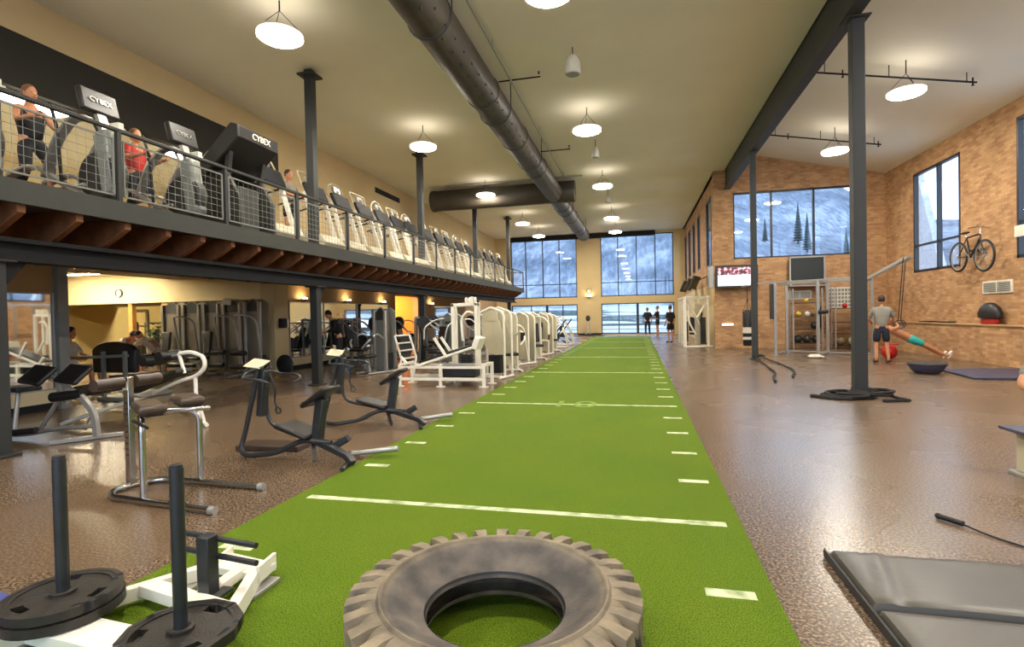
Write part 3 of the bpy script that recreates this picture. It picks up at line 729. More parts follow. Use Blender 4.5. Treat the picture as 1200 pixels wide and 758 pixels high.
# ---------------------------------------------------------------- tractor tyre
t = thing('tractor_tire', 'huge dusty lugged tractor tyre lying flat on the green turf', 'tyre', (-.6, 2.1, .012))
H = .32
half = [(.283, .19), (.29, .212), (.305, .222), (.33, .228), (.36, .248), (.40, .274), (.435, .293), (.452, .300), (.457, .308), (.474, .310), (.480, .302), (.505, .300), (.53, .290), (.55, .268), (.558, .24)]
prof = half + [(r, H-z) for r, z in reversed(half)] + [(.30, .10), (.36, .06), (.46, .03), (.52, .05), (.535, .16), (.52, .27), (.46, .285), (.36, .24), (.30, .205)]
MB().lathe(prof, n=96, closed_prof=True).obj('tire_body', 'tire', t)
m = MB(); NL = 32
for sgn in (0, 1):
    for k in range(NL):
        a0 = 2*PI*(k+.5*sgn)/NL
        def q(r, da, z):
            z = z if not sgn else H-z
            return (r*math.cos(a0+da), r*math.sin(a0+da), z)
        wA = .030/.5; wB = .024/.6; sl = .10
        secs = [(.478, 0, .300, .302, wA*.8), (.53, 0, .285, .306, wA), (.60, 0, .235, .292, wA*1.05)]
        vs = []
        for r, s_, zl, zt, ww in secs:
            vs += [q(r, -ww, zl), q(r, ww, zl), q(r, ww*.8, zt), q(r, -ww*.8, zt)]
        # down over the tread, slanting
        vs += [q(.545, sl*1.0-wB, .15), q(.545, sl*1.0+wB, .15), q(.6, sl*1.0+wB*.8, .15), q(.6, sl*1.0-wB*.8, .15)]
        vs2 = vs[:12]
        fs = []
        for j in range(2):
            b = j*4; fs += [(b+i, b+(i+1) % 4, b+4+(i+1) % 4, b+4+i) for i in range(4)]
        fs += [(0, 3, 2, 1), (8, 9, 10, 11)]
        m.add(vs2, fs)
        v3 = [q(.545, -wA, .235), q(.545, wA, .235), q(.602, wA*.85, .292), q(.602, -wA*.85, .292)]+vs[12:]
        m.add(v3, [(0, 1, 2, 3), (4, 7, 6, 5)]+[(i, (i+1) % 4, (i+1) % 4+4, i+4) for i in range(4)])
m.obj('tread_lugs', 'tire', t, bevel=.006)
MB().lathe([(.286, .205), (.292, .216), (.300, .214), (.296, .200)], n=96, closed_prof=True).obj('bead_ring', 'black', t)
MB().lathe([(.458, .309), (.464, .314), (.470, .3135), (.474, .309)], n=96, closed_prof=True).obj('rim_flange', 'tire', t)

# ---------------------------------------------------------------- push sled
t = thing('push_sled', 'white steel push sled with two tall black poles beside the tyre', 'sled', (-2.24, 1.9, .012))
A, B, C_ = (-2.61, 1.87), (-1.87, 1.79), (-2.08, 2.16)
def pole(x, y, z0, z1, nm, lean=0):
    part(t, MB().tube([(x, y, z0), (x+lean*.3, y, z1-.012), ], .027, 20).tube([(x+lean*.3, y, z1-.012), (x+lean*.3, y, z1)], .0245, 20), nm, 'black_tube')
pole(*A, .06, .83, 'pole'); pole(*B, .06, .845, 'pole')
m = MB()
m.bar([(-2.70, 1.62, .07), (-2.63, 1.87, .07), (-2.52, 2.10, .07), (-2.30, 2.44, .07)], .05, .07)
part(t, m, 'runner', 'white', .004)
m = MB(); m.bar([(-1.93, 1.55, .07), (-1.86, 1.83, .07), (-1.84, 2.02, .07), (-2.02, 2.42, .07)], .055, .09)
part(t, m, 'runner', 'white', .004)
part(t, MB().bar([(-2.46, 2.16, .085), (-1.86, 2.04, .085)], .085, .06), 'cross_bar', 'white', .004)
part(t, MB().bar([(-2.62, 1.80, .075), (-1.88, 1.74, .075)], .17, .06), 'cross_bar', 'white', .004)
part(t, MB().bar([(-2.08, 2.12, .09), (-2.10, 2.42, .09)], .06, .05), 'centre_bar', 'white', .004)
m = MB().prism([(-2.34, 2.40), (-1.99, 2.36), (-1.96, 2.50), (-2.30, 2.56)], 'z', .06, .10)
m.obox((-2.29, 2.50, .115), (.015, .14, .05), (0, 0, .2)); m.obox((-1.975, 2.44, .10), (.02, .17, .09), (0, 0, .15))
part(t, m, 'nose_plate', 'white', .004)
part(t, MB().box(-2.115, -2.045, 2.12, 2.19, .07, .385), 'handle_post', 'black_tube', .006)
for z, x0, x1 in ((.355, -2.33, -1.80), (.27, -2.33, -1.80)):
    part(t, MB().tube([(x0, 2.20-.1*(x0+2.07), z+.0), (x1, 2.20-.16*(x1+2.07), z)], .014, 12), 'push_handle', 'black_tube')
part(t, MB().box(-2.17, -2.0, 2.08, 2.23, .085, .10), 'post_base_plate', 'steel', .003)
for x, y in ((-2.68, 1.68), (-2.36, 2.38), (-1.9, 1.66), (-1.97, 2.38)): part(t, MB().box(x-.05, x+.05, y-.1, y+.1, .0+.012, .035), 'skid', 'silver', .004)
def plate(x, y, z, r, h, label, n=12, rz=0):
    p = thing('weight_plate', label, 'weight plate', (x, y, z), rz, 'iron weight plates on the sled poles')
    def ng(rr): return [(rr*math.cos(2*PI*(i+.5)/n), rr*math.sin(2*PI*(i+.5)/n)) for i in range(n)]
    # ring with grip slots: outer prism ring built by sectors
    m = MB(); N_ = 48; ri = .028; rs0, rs1 = r*.60, r*.80
    def R_(a): 
        k = PI/n; aa = ((a) % (2*k))-k
        return r*math.cos(k)/math.cos(aa)
    angs = [2*PI*i/N_ for i in range(N_)]
    def cell(a0, a1, r00, r01, r10, r11, z0, z1):
        vs = []
        for z_ in (z0, z1):
            vs += [(r00*math.cos(a0), r00*math.sin(a0), z_), (r01*math.cos(a1), r01*math.sin(a1), z_), (r11*math.cos(a1), r11*math.sin(a1), z_), (r10*math.cos(a0), r10*math.sin(a0), z_)]
        m.add(vs, [(0, 1, 2, 3), (7, 6, 5, 4), (0, 4, 5, 1), (1, 5, 6, 2), (2, 6, 7, 3), (3, 7, 4, 0)])
    for i in range(N_):
        a0, a1 = angs[i], angs[i]+2*PI/N_; slot = (i % 16) in (0, 1, 2, 3)
        cell(a0, a1, ri, ri, r*.22, r*.22, 0, h*1.15)
        cell(a0, a1, r*.22, r*.22, rs0, rs0, h*.12, h*.8)
        if not slot: cell(a0, a1, rs0, rs0, rs1, rs1, h*.12, h*.8)
        cell(a0, a1, rs1, rs1, R_(a0)*.9, R_(a1)*.9, h*.05, h*.95)
        cell(a0, a1, R_(a0)*.9, R_(a1)*.9, R_(a0), R_(a1), 0, h)
    me = m.obj('plate_body', 'iron', p)
    MB().lathe([(.028, h*1.1), (.036, h*1.2), (.044, h*1.1), (.044, 0), (.028, 0)], n=24, closed_prof=True).obj('hub_ring', 'iron', p)
plate(*A, .112, .235, .04, 'lower black iron plate on the left pole of the push sled', 40)
plate(*A, .160, .228, .04, 'upper black iron plate on the left pole of the push sled', 36)
plate(*B, .120, .232, .042, 'black iron plate with grip slots on the right sled pole', 12, 70)

# ---------------------------------------------------------------- mats in the foreground
t = thing('exercise_mat', 'blue vinyl mat corner at the bottom left edge by the sled', 'mat', (-3.6, 1.75, 0))
part(t, MB().prism([(-3.30, 2.06), (-3.02, 2.03), (-2.92, 1.45), (-3.8, 1.45), (-3.9, 2.12)], 'z', .002, .03), 'mat_pad', 'bluemat', .006)
t = thing('folding_mat', 'large charcoal folding vinyl mat on the floor at bottom right', 'mat', (1.9, 2.8, 0))
def crease(x0, x1, y0, y1, seed):
    m = MB(); nx, ny = 60, 24; vs = []
    for j in range(ny+1):
        for i in range(nx+1):
            x = x0+(x1-x0)*i/nx; y = y0+(y1-y0)*j/ny; u, v = (x-x0)/(x1-x0), (y-y0)/(y1-y0)
            e = min(u*(x1-x0), (1-u)*(x1-x0), v*(y1-y0), (1-v)*(y1-y0)); z = .052*(1-math.exp(-e*70))+.004
            if seed == 1:
                d = (x-(x0+.10+.16*v)); z += .012*math.exp(-(d/.025)**2)*(.4+.6*v)-.006*math.exp(-((d-.05)/.03)**2)
            z += .002*math.sin(x*9+seed)*math.sin(y*7)
            vs.append((x, y, z))
    n0 = len(vs); fs = [(j*(nx+1)+i, j*(nx+1)+i+1, (j+1)*(nx+1)+i+1, (j+1)*(nx+1)+i) for j in range(ny) for i in range(nx)]
    rim = [i for i in range(nx+1)]+[(j)*(nx+1)+nx for j in range(1, ny+1)]+[ny*(nx+1)+i for i in range(nx-1, -1, -1)]+[j*(nx+1) for j in range(ny-1, 0, -1)]
    base = [(vs[r][0], vs[r][1], .002) for r in rim]
    L = len(rim); fs += [(rim[i], n0+i, n0+(i+1) % L, rim[(i+1) % L]) for i in range(L)]+[tuple(n0+i for i in range(L))]
    return m.add(vs+base, fs)
part(t, crease(1.03, 3.1, 2.76, 3.37, 1), 'mat_panel', 'charcoal_mat'); part(t, crease(1.03, 3.1, 2.13, 2.745, 2), 'mat_panel', 'charcoal_mat')
part(t, MB().box(1.02, 1.032, 2.14, 3.36, .004, .05), 'hook_strip', 'black')
t = thing('jump_rope', 'black jump rope with its handle on the rubber floor at right', 'rope', (2.0, 4.05, 0))
part(t, MB().tube([(1.955, 4.10, .022), (2.0, 4.03, .022), (2.03, 3.985, .022)], .018, 12).ell((1.95, 4.11, .022), (.02, .022, .02)), 'rope_handle', 'black')
part(t, MB().tube(fil([(2.03, 3.985, .018), (2.09, 3.86, .008), (2.2, 3.68, .008), (2.5, 3.5, .008), (3.2, 3.45, .008)], .2), .006, 8), 'rope_cord', 'rope')
# low bench at the right edge
t = thing('plyo_bench', 'low box bench with a slate top standing at the right edge', 'bench', (3.5, 5.25, 0))
part(t, MB().box(3.02, 4.1, 5.0, 5.42, .37, .40), 'bench_top', 'slatemat', .008)
for x in (3.12, 3.92):
    part(t, MB().box(x, x+.05, 5.06, 5.36, .03, .37), 'leg', 'cream', .004); part(t, MB().box(x-.05, x+.1, 5.04, 5.38, 0, .03), 'foot_plate', 'silver', .004)

# ---------------------------------------------------------------- back extension bench
t = thing('back_extension_bench', 'chrome back extension bench with two brown thigh pads and a numbered post', 'exercise bench', (-3.8, 3.6, 0))
part(t, MB().tube(fil([(-3.10, 3.27, .03), (-4.20, 3.38, .03), (-4.34, 3.55, .03), (-4.22, 3.86, .03), (-3.12, 3.82, .03)], .14, 7), .026, 14), 'base_frame', 'chrome')
for x, y in ((-3.10, 3.27), (-3.12, 3.82)): part(t, MB().cyl((x, y, .03), .032, .05, 'x', 14), 'end_cap', 'silver')
part(t, MB().bar([(-4.30, 3.66, .04), (-4.30, 3.66, .97)], .055, .055, up=(1, 0, 0)), 'height_post', 'chrome', .004)
m = MB(); [m.cyl((-4.30, 3.630, .3+k*.05), .007, .01, 'y', 8) for k in range(10)]; part(t, m, 'pin_holes', 'black')
text('0', .05, 'black', part(t, MB().box(-4.325, -4.275, 3.627, 3.632, .86, .93), 'number_plate', 'paper'), (-.5, .024, .895), (PI/2, 0, 0), 'number')
for x, y, dx_, dy_ in ((-3.84, 3.37, -.02, .10), (-3.80, 3.89, -.03, -.12)):
    part(t, MB().tube(fil([(x, y, .04), (x, y, .62), (x+dx_*3.5, y+dy_*.6, .70)], .09), .025, 12), 'leg', 'chrome')
part(t, MB().tube(fil([(-4.27, 3.66, .70), (-4.0, 3.60, .69), (-3.7, 3.75, .69), (-3.66, 3.86, .68)], .1), .02, 10), 'pad_rail', 'chrome')
for cx, cy in ((-3.90, 3.49), (-3.93, 3.90)):
    part(t, MB().obox((cx, cy, .745), (.44, .20, .075), (0, 0, math.radians(-34))), 'thigh_pad', 'vinyl_brown', .03)
    part(t, MB().obox((cx, cy, .70), (.36, .14, .02), (0, 0, math.radians(-34))), 'pad_board', 'black', .003)
part(t, MB().tube([(-3.9, 3.35, .66), (-3.66, 3.26, .63)], .012, 8), 'lever', 'black')
for y0, y1 in ((3.60, 3.36), (3.72, 3.96)): part(t, MB().tube([(-4.30, y0, .93), (-4.3, y1, .93)], .05, 16), 'heel_roller', 'vinyl_brown')

# ---------------------------------------------------------------- sit-up bench with white curved handle (row behind)
t = thing('decline_bench', 'white decline sit-up bench with brown foam rollers and a curved white handle', 'exercise bench', (-6.8, 6.0, 0))
Y = 6.1
part(t, MB().tube(fil([(-7.75, 5.6, .06), (-7.35, 5.75, .20), (-6.75, Y, .42), (-6.3, Y, .60), (-5.98, Y, .68), (-5.83, Y, .80), (-5.85, Y, .95), (-6.05, Y, 1.02), (-6.25, Y, 1.0)], .12), .028, 12), 'main_frame', 'white')
part(t, MB().tube(fil([(-6.0, Y, .68), (-6.0, Y, .40), (-5.93, Y+.05, .05)], .08), .026, 12), 'rear_leg', 'white')
part(t, MB().tube([(-6.1, 6.28, .03), (-5.72, 5.98, .03)], .026, 12), 'rear_foot', 'white')
part(t, MB().tube([(-6.27, Y, 1.0), (-6.18, Y, .72)], .024, 10), 'handle_brace', 'white')
part(t, MB().obox((-6.65, Y, .60), (1.0, .28, .06), (0, math.radians(-19), 0)), 'bench_pad', 'vinyl', .02)
for x in (-6.72, -6.45): part(t, MB().tube([(x, Y-.16, .90+(x+6.7)*.25), (x, Y+.16, .90+(x+6.7)*.25)], .07, 18), 'foam_roller', 'vinyl')
part(t, MB().tube([(-6.85, Y, .88), (-6.2, Y, .99)], .018, 10), 'roller_bar', 'silver')
M['foam_olive'] = mat('olive_foam', (64, 54, 38), .6, var=.15)
for k, (x0, x1) in enumerate(((-7.06, -6.52), (-6.47, -6.0))):
    part(t, MB().tube([(x0, 5.3, .56+.09*k), (x1, 5.3, .64+.09*k)], .075, 20), 'foam_roller', 'foam_olive' if not k else 'vinyl')
part(t, MB().cyl((-7.075, 5.3, .558), .05, .02, 'x', 16), 'roller_cap', 'silver')
part(t, MB().tube([(-6.52, 5.3, .63), (-6.52, 5.7, .45), (-6.75, 6.1, .42)], .022, 10), 'roller_stem', 'silver')
part(t, MB().tube([(-7.35, 5.75, .2), (-7.2, 5.5, .04)], .025, 10), 'front_leg', 'silver')

# ---------------------------------------------------------------- silver bench with two square pads, at the left edge
t = thing('preacher_bench', 'silver bench with two black square pads standing near the left column', 'exercise bench', (-7.2, 5.1, 0))
for cx, cy in ((-7.42, 5.1), (-7.0, 5.22)): part(t, MB().obox((cx, cy, .80), (.36, .30, .06), (math.radians(42), math.radians(6), 0)), 'arm_pad', 'vinyl', .025)
part(t, MB().tube([(-7.42, 5.12, .76), (-7.02, 5.22, .78)], .02, 10), 'pad_rail', 'silver')
part(t, MB().tube([(-7.22, 5.17, .76), (-7.05, 5.12, .50), (-6.95, 5.1, .46)], .026, 10), 'pad_post', 'silver')
part(t, MB().tube([(-7.12, 5.05, .53), (-6.72, 5.12, .57)], .06, 18), 'foam_roller', 'vinyl')
part(t, MB().bar(fil([(-6.95, 5.1, .62), (-6.75, 5.1, .56), (-6.52, 5.1, .34), (-6.50, 5.1, .05)], .12), .07, .05, up=(0, 1, 0)), 'front_leg', 'silver')
part(t, MB().bar([(-6.85, 4.80, .03), (-6.42, 5.38, .03)], .06, .05), 'front_foot', 'silver', .006)
part(t, MB().tube(fil([(-8.1, 5.0, .05), (-7.5, 5.0, .06), (-7.1, 5.05, .14), (-6.5, 5.1, .18)], .2), .028, 12), 'base_tube', 'silver')
part(t, MB().tube([(-7.35, 5.05, .10), (-7.1, 5.1, .48)], .026, 10), 'mid_leg', 'silver')
part(t, MB().obox((-7.75, 5.1, .62), (.4, .3, .06)), 'seat', 'vinyl', .02)
part(t, MB().tube([(-7.75, 5.1, .6), (-7.7, 5.0, .06)], .025, 10), 'seat_post', 'silver')
part(t, MB().tube([(-7.75, 4.9, .085), (-7.3, 4.98, .13)], .04, 12), 'foot_roller', 'vinyl')

# ---------------------------------------------------------------- stretch trainers
def stretch(loc, rz, label, blocks=True):
    t = thing('stretch_trainer', label, 'exercise machine', loc, rz, 'black stretch trainers by the turf')
    # local: tower at left (-x), seat to the right (+x)
    MB().tube(fil([(.02, -.06, 1.02-.10), (-.14, -.1, .25), (-.18, -.14, .06), (.0, -.22, .035), (.35, -.16, .08), (.62, -.1, .22), (.95, -.05, .2)], .12), .026, 12).obj('main_frame', 'black_tube', t)
    MB().tube(fil([(.04, .02, .92), (.0, .06, .42), (.08, .06, .30), (.62, .0, .22)], .1), .022, 12).obj('inner_frame', 'black_tube', t)
    MB().obox((.02, 0, .66), (.07, .10, .5), (0, math.radians(8), 0)).obj('tower', 'black_tube', t, bevel=.01)
    MB().obox((-.04, -.02, .975), (.19, .20, .012), (math.radians(20), math.radians(8), math.radians(14))).obj('instruction_panel', 'cream', t, bevel=.004)
    for s in (-1, 1):
        MB().tube(fil([(.08, s*.06, .94), (-.06, s*.12, .90), (.0, s*.26, .84), (.22, s*.27, .84), (.34, s*.22, .80), (.26, s*.18, .76)], .06, 6), .014, 10).obj('handlebar', 'black_tube', t)
    MB().tube(fil([(.06, .03, .9), (.14, .05, .7), (.12, .05, .56), (.16, .05, .5)], .05), .012, 8).obj('ankle_strap', 'black', t)
    MB().lathe([(.028, -.008), (.04, -.008), (.04, .008), (.028, .008)], (.17, .05, .47), 'y', 16, True).obj('strap_ring', 'black', t)
    MB().obox((.52, -.02, .30), (.42, .30, .05), (0, math.radians(14), 0)).obj('seat', 'vinyl', t, bevel=.02)
    MB().obox((.78, -.02, .40), (.10, .09, .48), (0, math.radians(10), 0)).obj('knee_post', 'black_tube', t, bevel=.01)
    MB().obox((.80, -.02, .655), (.36, .26, .05), (0, math.radians(-32), 0)).obj('knee_pad', 'vinyl', t, bevel=.02)
    MB().bar([(.62, -.02, .24), (1.18, -.10, .10), (1.26, -.12, .04)], .07, .06).obj('rear_beam', 'black_tube', t, bevel=.006)
    MB().tube([(1.28, -.30, .03), (1.12, .06, .03)], .022, 10).obj('rear_foot', 'black_tube', t)
    MB().tube([(1.02, .18, .04), (1.50, .30, .10)], .028, 12).obj('foot_bar', 'silver', t)
    MB().bar([(.72, -.05, .18), (.80, -.12, .02)], .04, .02).obj('foot_flap', 'vinyl', t)
    MB().obox((1.0, .02, .19), (.2, .1, .07), (0, math.radians(-30), .4)).obj('adjuster', 'black', t, bevel=.01)
    return t
s1 = stretch((-3.93, 4.86, 0), -8, 'nearer black stretch trainer with a white panel, on a dark block by the turf')
t = thing('foam_block', 'dark brown flat foam block behind the nearer stretch trainer', 'block', (-4.0, 5.12, 0)); MB().obox((.0, 0, .03), (.74, .30, .055), (0, 0, .1)).obj('block_body', 'vinyl_brown', t, bevel=.008)
stretch((-3.98, 6.45, 0), 2, 'farther black stretch trainer with a white panel, in front of the steel column')

# ---------------------------------------------------------------- selectorised weight machines
def weight_machine(loc, rz, label, group, H=1.5, W=.72, frame='white', shroud='cream', top='cream', kind=0, pad='vinyl', name='weight_machine'):
    t = thing(name, label, 'exercise machine', loc, rz, group)
    r = W/2
    # shroud panel (stands in xz), rounded top
    tw = name == 'weight_tower'; cr = .06 if tw else .17; ch = .09 if tw else .06
    def outline(r_, h_):
        c = min(cr, r_*.9); o = []
        for k in range(0, 91, 15): a = math.radians(k); o.append((r_-c+c*math.cos(a), h_-c+c*math.sin(a)))
        o2 = [(-x, z) for x, z in reversed(o)]; n_ = 6
        mid = [(r_-c-(2*(r_-c))*k/n_, h_+ch*math.sin(PI*k/n_)) for k in range(1, n_)]
        return o+mid+o2
    poly = [(-r, .12), (r, .12)]+outline(r, H-ch)
    if kind == 9: poly = [(-r*.2, .55), (r, .55)]+[(r, .95), (r*.45, H-.12), (r*.3, H-.03), (0, H), (-r*.45, H), (-r*.75, H-.08), (-r*.85, H-.25), (-r*.85, .9)]
    MB().prism(poly, 'y', .0, .03).obj('shroud', shroud, t)
    inner = [(p[0]*.8, .9+(p[1]-.9)*.9) if p[1] > .5 else (p[0]*.8, H-.30) for p in poly]
    MB().prism([(-r*.9, H-.34), (r*.9, H-.34)]+outline(r*.9, H-ch-.03) if tw else [(-r*.5, H-.28), (r*.5, H-.28), (r*.5, H-.20), (-r*.5, H-.20)], 'y', -.012, .0).obj('name_panel', 'dark_shroud' if top == 'dark' else shroud, t)
    MB().prism(poly, 'y', .34, .36).obj('shroud', shroud, t)
    if tw:
        for s in (-1, 1): MB().bar([(s*(r+.01), -.03, .03), (s*(r+.01), -.03, H-.1)], .07, .08, up=(1, 0, 0)).obj('side_pillar', frame, t, bevel=.012)
    path = [(-r-.02, .0, .03)]+[(x, 0, z) for x, z in reversed(outline(r+.02, H-ch+.02))]+[(r+.02, 0, .03)]
    if not tw:
        MB().tube(path, .028, 10).obj('frame_bow', frame, t)
        MB().tube([(p[0], .36, p[2]) for p in path], .028, 10).obj('frame_bow', frame, t)
    fr_ = -.25 if kind == 9 else -.65
    MB().tube([(-r-.02, fr_, .03), (-r-.02, .42, .03)], .03, 8).obj('base_rail', frame, t); MB().tube([(r+.02, fr_, .03), (r+.02, .42, .03)], .03, 8).obj('base_rail', frame, t)
    MB().bar([(-r, fr_*.55, .05), (r, fr_*.55, .05)], .06, .05).obj('cross_rail', frame, t)
    m = MB(); [m.box(-.15, .15, .09, .28, .10+k*.035, .13+k*.035) for k in range(12)]; m.obj('weight_stack', 'black', t)
    for x in (-.1, .1): MB().tube([(x, .18, .1), (x, .18, H-.1)], .012, 8).obj('guide_rod', 'chrome', t)
    if kind in (0, 1, 3):
        MB().obox((0, -.5, .46), (.36, .40, .08)).obj('seat', pad, t, bevel=.03)
        MB().bar([(0, -.42, .05), (0, -.48, .44)], .07, .07).obj('seat_post', frame, t)
    if kind in (0, 3): MB().obox((0, -.22, .86), (.32, .08, .62), (math.radians(-8), 0, 0)).obj('backrest', pad, t, bevel=.03)
    if kind == 0:
        for s in (-1, 1):
            MB().tube(fil([(s*.12, -.02, H-.12), (s*.36, -.15, H-.15), (s*.42, -.55, H-.35), (s*.38, -.62, H-.70)], .12), .024, 10).obj('lever_arm', frame, t)
            MB().tube([(s*.38, -.62, H-.70), (s*.36, -.64, H-.86)], .03, 10).obj('hand_grip', 'black', t)
    if kind == 1:
        for s in (-1, 1):
            MB().tube(fil([(s*.2, -.1, .9), (s*.3, -.4, 1.05), (s*.34, -.75, .85), (s*.2, -.8, .7)], .12), .024, 10).obj('lever_arm', frame, t)
            MB().tube([(s*.30, -.62, .78), (s*.30, -.62, 1.0)], .06, 12).obj('arm_pad', pad, t)
    if kind == 2:
        MB().tube(fil([(-.3, -.05, .1), (-.32, -.3, H*.75), (0, -.6, H*.8), (.32, -.3, H*.75), (.3, -.05, .1)], .2, 8), .028, 10).obj('lever_arm', frame, t)
        MB().tube([(-.2, -.55, .62), (.2, -.55, .62)], .065, 14).obj('leg_roller', pad, t)
        MB().tube([(-.2, -.6, .28), (.2, -.6, .28)], .065, 14).obj('leg_roller', pad, t)
        MB().tube([(0, -.3, .05), (0, -.58, .62)], .026, 8).obj('seat_post', frame, t)
    if kind == 3:
        for s in (-1, 1): MB().tube(fil([(s*.28, 0, .5), (s*.3, -.5, .55), (s*.26, -.85, .35), (s*.1, -.85, .3)], .1), .022, 8).obj('lever_arm', frame, t)
        MB().tube([(-.2, -.85, .3), (.2, -.85, .3)], .06, 14).obj('leg_roller', pad, t)
        MB().bar([(.3, -.62, .05), (.3, -.62, 1.0)], .04, .04, up=(1, 0, 0)).obj('tilt_post', frame, t)
    return t
WG = 'white weight machines in a row along the turf'
wr_ = [((-3.30, 11.75, 0), 'first white weight machine beyond the leg press, with a tall cream shroud', 1.6, 9), ((-3.35, 13.4, 0), 'second white weight machine past the leg press, with curved press arms', 1.55, 1),
       ((-3.4, 15.2, 0), 'third white weight machine of the row along the turf', 1.5, 2), ((-3.38, 17.0, 0), 'fourth white weight machine of the row along the turf', 1.5, 0),
       ((-3.42, 18.8, 0), 'fifth white weight machine of the row, halfway to the far windows', 1.48, 3), ((-3.4, 20.6, 0), 'sixth white weight machine of the row along the turf', 1.46, 1)]
for i, (l, nm, h_, k) in enumerate(wr_): weight_machine(l, (-14, 24, -20, 26, -16, 24)[i], nm, WG, h_, (.62, .5, .54, .5, .54, .5)[i], kind=k)
def incline_press(loc, label):
    t = thing('incline_machine', label, 'exercise machine', loc, 0, 'white inclined machines at the end of the row')
    for y in (0, .5):
        MB().tube(fil([(-.4, y, .04), (.42, y, .04), (.35, y, .5), (-.1, y, 1.36), (-.35, y, 1.3), (-.42, y, .04)], .08), .03, 10).obj('side_frame', 'white', t)
    MB().obox((.02, .25, .80), (1.05, .16, .05), (0, math.radians(-52), 0)).obj('slide_board', 'vinyl_brown', t, bevel=.01)
    MB().obox((-.1, .25, .5), (.3, .3, .25)).obj('weight_box', 'black', t, bevel=.02)
    for z in (.05, 1.3): MB().tube([(-.38, 0, z), (-.38, .5, z)], .03, 8).obj('cross_tube', 'white', t)
    MB().obox((.28, .25, .25), (.25, .4, .04), (0, math.radians(30), 0)).obj('foot_plate', 'black', t, bevel=.01)
incline_press((-3.35, 22.3, 0), 'white inclined machine with a brown board at the far part of the row')
incline_press((-3.35, 24.3, 0), 'white inclined machine farthest along the turf, last of the row')

# ---------------------------------------------------------------- white leg press and its tower
t = thing('leg_press', 'long low white leg press sled nearest in the white row', 'exercise machine', (-4.0, 10.4, 0))
for y in (10.15, 10.75):
    part(t, MB().bar([(-4.82, y, .40), (-3.05, y, .40)], .05, .05), 'slide_rail', 'white'); part(t, MB().bar([(-4.82, y, .16), (-3.05, y, .16)], .05, .06), 'base_rail', 'white')
    for x in (-4.85, -3.95, -3.03):
        part(t, MB().bar([(x, y, .02), (x, y, .46)], .06, .06, up=(1, 0, 0)), 'leg', 'white'); part(t, MB().box(x-.09, x+.09, y-.04, y+.04, 0, .02), 'foot_plate', 'white')
part(t, MB().obox((-3.9, 10.45, .66), (1.25, .34, .06), (0, math.radians(-17), 0)), 'back_pad', 'vinyl', .02)
part(t, MB().obox((-3.9, 10.45, .61), (1.3, .40, .05), (0, math.radians(-17), 0)), 'pad_carriage', 'white', .01)
part(t, MB().obox((-3.22, 10.45, .88), (.12, .45, .26), (0, math.radians(20), 0)), 'shoulder_pad', 'white', .02)
for y in (10.25, 10.65): part(t, MB().bar([(-4.12, y, 1.0), (-3.85, y, .60)], .04, .05), 'hand_lever', 'white')
part(t, MB().obox((-3.6, 10.45, .28), (.7, .4, .2)), 'weight_carriage', 'black', .02)
part(t, MB().bar([(-4.4, 10.45, .42), (-4.05, 10.45, .60)], .06, .05), 'strut', 'white'); part(t, MB().bar([(-4.7, 10.15, .48), (-4.82, 10.15, .62)], .05, .04), 'stop_tab', 'white')
part(t, MB().bar([(-4.82, 10.15, .46), (-4.82, 10.75, .46)], .05, .05), 'cross_rail', 'white'); part(t, MB().bar([(-3.05, 10.15, .44), (-3.05, 10.75, .44)], .05, .05), 'cross_rail', 'white')
t = thing('smith_tower', 'white upright tower frame rising just behind the leg press', 'exercise machine', (-3.6, 10.95, 0))
for x in (-3.95, -3.42):
    for y in (10.95, 11.15): part(t, MB().bar([(x, y, 0), (x, y, 1.72)], .06, .06, up=(1, 0, 0)), 'upright', 'white', .005)
part(t, MB().bar([(-3.98, 10.95, 1.68), (-3.39, 10.95, 1.70)], .06, .07), 'top_beam', 'white', .005)
part(t, MB().bar([(-3.98, 11.15, 1.68), (-3.39, 11.15, 1.70)], .06, .07), 'top_beam', 'white', .005)
for x in (-3.66, -3.58, -3.46): part(t, MB().cyl((x, 11.05, 1.78), .07, .03, 'x', 16), 'pulley', 'white')
part(t, MB().bar([(-3.52, 10.95, 1.70), (-3.50, 10.95, 1.86)], .05, .05, up=(1, 0, 0)), 'pulley_post', 'white')
part(t, MB().tube(fil([(-3.75, 11.0, .9), (-3.78, 11.0, 1.40), (-3.62, 11.0, 1.55), (-3.5, 11.0, 1.5)], .1), .025, 10), 'lever_arm', 'white')
m = MB(); [m.box(-3.80, -3.56, 10.97, 11.13, .05+k*.04, .085+k*.04) for k in range(14)]; part(t, m, 'weight_stack', 'black')
# ladder-like white rack left of the leg press
t = thing('ladder_frame', 'slanted pale ladder-shaped footplate frame left of the leg press', 'exercise machine', (-5.4, 11.6, 0))
a = [(-5.66, 11.6, 1.0), (-5.50, 11.6, .45), (-5.6, 11.6, .05)]; b = [(-5.28, 11.6, 1.02), (-5.12, 11.6, .5), (-5.2, 11.6, .05)]
part(t, MB().tube(a, .025, 10), 'side_rail', 'white'); part(t, MB().tube(b, .025, 10), 'side_rail', 'white')
for f in (0, .33, .66, 1): part(t, MB().tube([(-5.66+.16*f, 11.6, 1.0-.55*f), (-5.28+.16*f, 11.6, 1.02-.52*f)], .022, 10), 'rung', 'white')
part(t, MB().obox((-5.39, 11.63, .74), (.34, .02, .55), (0, math.radians(16), 0)), 'grip_plate', 'dark_shroud')
